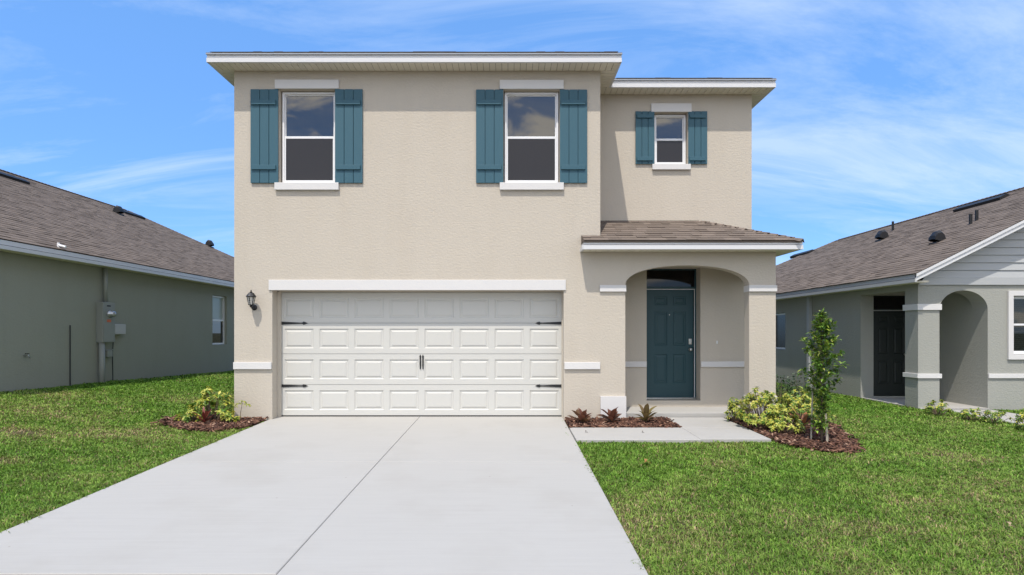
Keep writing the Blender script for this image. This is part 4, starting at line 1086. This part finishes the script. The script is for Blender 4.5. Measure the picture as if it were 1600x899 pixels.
# ================================================================== GRASS
def vnoise(x, y, sc, seed):
    r = np.random.default_rng(seed); T = r.random((256, 256))
    u = x * sc + 100.3; v = y * sc + 57.7
    i = np.floor(u).astype(int); j = np.floor(v).astype(int); fu = u - i; fv = v - j
    fu = fu * fu * (3 - 2 * fu); fv = fv * fv * (3 - 2 * fv)
    g = lambda a_, b_: T[a_ % 256, b_ % 256]
    return (g(i, j) * (1 - fu) + g(i + 1, j) * fu) * (1 - fv) + (g(i, j + 1) * (1 - fu) + g(i + 1, j + 1) * fu) * fv
def build_grass():
    chunks = []
    # (d range, density)
    for (d0, d1, dens) in ((3.2, 4.6, 8200), (4.6, 6.5, 6200), (6.5, 9.5, 4300), (9.5, 14, 2300), (14, 22, 900)):
        ys0, ys1 = d0 - 9.7, d1 - 9.7
        hw = 0.98 * d1 + 1.0
        lo, hi = -min(hw, 13.5), min(hw, 13.0)
        N = int((hi - lo) * (ys1 - ys0) * dens)
        X = rng.uniform(lo, hi, N); Y = rng.uniform(ys0, ys1, N); d = Y + 9.7
        k = (np.abs(X) < 0.93 * d + 1.5) & (Y > -6.05)
        ej = rng.normal(0, 0.020, N) + 0.055 * (vnoise(X, Y, 5.0, 9) - 0.5)
        k &= ~((X > -4.05 + ej) & (X < 0.925 + ej))
        k &= ~((X > -4.66) & (X < 4.53) & (Y > -0.01))
        k &= ~((X > 0.9) & (X < 3.66) & (Y > -1.765 + ej * .6))
        k &= ~((X > 8.61) & (X < 9.63)) & ~((X > 8.22) & (Y > 1.78))
        k &= ~((X < -9.29) & (Y > -0.52))
        jx, jy = rng.normal(0, 0.045, N), rng.normal(0, 0.045, N)
        for p in beds.values(): k &= ~inside(p, X + jx, Y + jy)
        # cull what stays hidden behind the house
        k &= ~((Y > 0) & (np.abs(X) < 4.3)) 
        chunks.append((X[k], Y[k], d[k]))
    X = np.concatenate([c[0] for c in chunks]); Y = np.concatenate([c[1] for c in chunks]); d = np.concatenate([c[2] for c in chunks])
    # clumping
    N = len(X)
    n1 = vnoise(X, Y, 0.55, 1); n2 = vnoise(X, Y, 1.9, 2); n3 = vnoise(X, Y, 6.5, 3); n4 = vnoise(X, Y, 15, 4)
    dry = 0.40 * n1 + 0.30 * n2 + 0.22 * n3 + 0.18 * n4
    dry = dry + 0.10 * np.clip((-Y - 1.5) / 3, 0, 1) - 0.10 * np.clip((Y + 1.0) / 2, 0, 1)
    for (px_, py_, pr_, s_) in ((-6.55, -1.95, .35, .45), (-5.78, -3.2, .24, .6), (-5.1, -2.9, .22, .35), (-5.6, -1.5, .6, .22), (-7.4, -0.6, .5, .2), (5.2, -0.95, .25, .35), (5.6, -2.5, .5, .28), (-8.6, 0.9, .6, .3), (-6.2, 1.5, .5, .25),
                                (3.9, -4.3, .28, .3), (5.0, -3.7, .5, .16), (2.9, -4.9, .3, .2), (4.6, -5.3, .25, .4), (-4.9, -1.5, .35, .25), (2.5, -3.0, .4, .12), (3.0, -2.0, .25, .25), (4.2, -2.7, .35, .2)):
        dry = dry + s_ * np.exp(-((X - px_) ** 2 + ((Y - py_) * 1.5) ** 2) / pr_ ** 2)
    bare = np.clip((dry - 0.84) / 0.2, 0, 1)
    keep = rng.random(N) > bare * 0.75
    X, Y, d, dry, n2, n3, n4 = [q[keep] for q in (X, Y, d, dry, n2, n3, n4)]; N = len(X)
    straw = rng.random(N) < np.clip(0.08 + 1.15 * (dry - 0.50), 0.04, 0.85)
    H = rng.uniform(0.022, 0.056, N) * (0.50 + 0.62 * n4 + 0.45 * n3) * (1 + 0.22 * np.clip((Y + 1) / 2, 0, 1))
    H[straw] *= 0.75
    Wd = rng.uniform(0.0026, 0.0052, N) * np.clip(d / 5.0, 0.85, 3.0)
    th = rng.uniform(0, 2 * np.pi, N); lean = rng.uniform(0.25, 1.5, N)
    tw = th + rng.normal(np.pi / 2, 0.5, N)
    Z = ground_z(X, Y) - 0.004
    dx, dy_ = np.cos(th), np.sin(th); sx_, sy_ = np.cos(tw) * Wd, np.sin(tw) * Wd
    V = np.empty((N, 5, 3), np.float32)
    V[:, 0] = np.stack([X - sx_, Y - sy_, Z], -1); V[:, 1] = np.stack([X + sx_, Y + sy_, Z], -1)
    mx = X + dx * H * lean * .35; my = Y + dy_ * H * lean * .35; mz = Z + H * .62
    V[:, 2] = np.stack([mx - sx_ * .85, my - sy_ * .85, mz], -1); V[:, 3] = np.stack([mx + sx_ * .85, my + sy_ * .85, mz], -1)
    V[:, 4] = np.stack([X + dx * H * lean, Y + dy_ * H * lean, Z + H * (1.0 - 0.25 * lean)], -1)
    base = np.arange(N)[:, None] * 5
    tri = np.array([0, 1, 3, 0, 3, 2, 2, 3, 4])
    F = (base + tri[None]).ravel().astype(np.int32)
    g1 = np.array((0.072, 0.168, 0.015)); g2 = np.array((0.140, 0.255, 0.028)); g3 = np.array((0.28, 0.325, 0.080))
    s1 = np.array((0.38, 0.30, 0.16)); s2 = np.array((0.24, 0.17, 0.09))
    r = rng.random(N)[:, None]; q = np.clip((dry[:, None] - 0.35) * 1.6 + rng.normal(0, .18, (N, 1)), 0, 1)
    col = (g1 * (1 - r) + g2 * r) * (1 - q * .65) + g3 * q * .65
    sc = s1 * r + s2 * (1 - r); col[straw] = sc[straw]
    col *= ((0.66 + 0.72 * rng.random(N)) * (0.80 + 0.45 * vnoise(X, Y, 9.0, 21)) * 1.13)[:, None]
    Cc = np.ones((N, 5, 4), np.float32); Cc[:, :, :3] = col[:, None, :]
    me = bpy.data.meshes.new('grass')
    me.vertices.add(N * 5); me.vertices.foreach_set('co', V.ravel())
    me.loops.add(N * 9); me.loops.foreach_set('vertex_index', F)
    me.polygons.add(N * 3); me.polygons.foreach_set('loop_start', np.arange(0, N * 9, 3, dtype=np.int32))
    me.update(calc_edges=True)
    ca = me.color_attributes.new('col', 'FLOAT_COLOR', 'POINT'); ca.data.foreach_set('color', Cc.ravel())
    me.materials.append(m_grass)
    o = bpy.data.objects.new('grass', me); C.objects.link(o)
    tag(o, 'short green lawn grass with straw-coloured patches either side of the driveway', 'grass', kind='stuff')
    print('grass blades', N)
build_grass()

S.render.engine = 'CYCLES'
S.cycles.max_bounces = 6
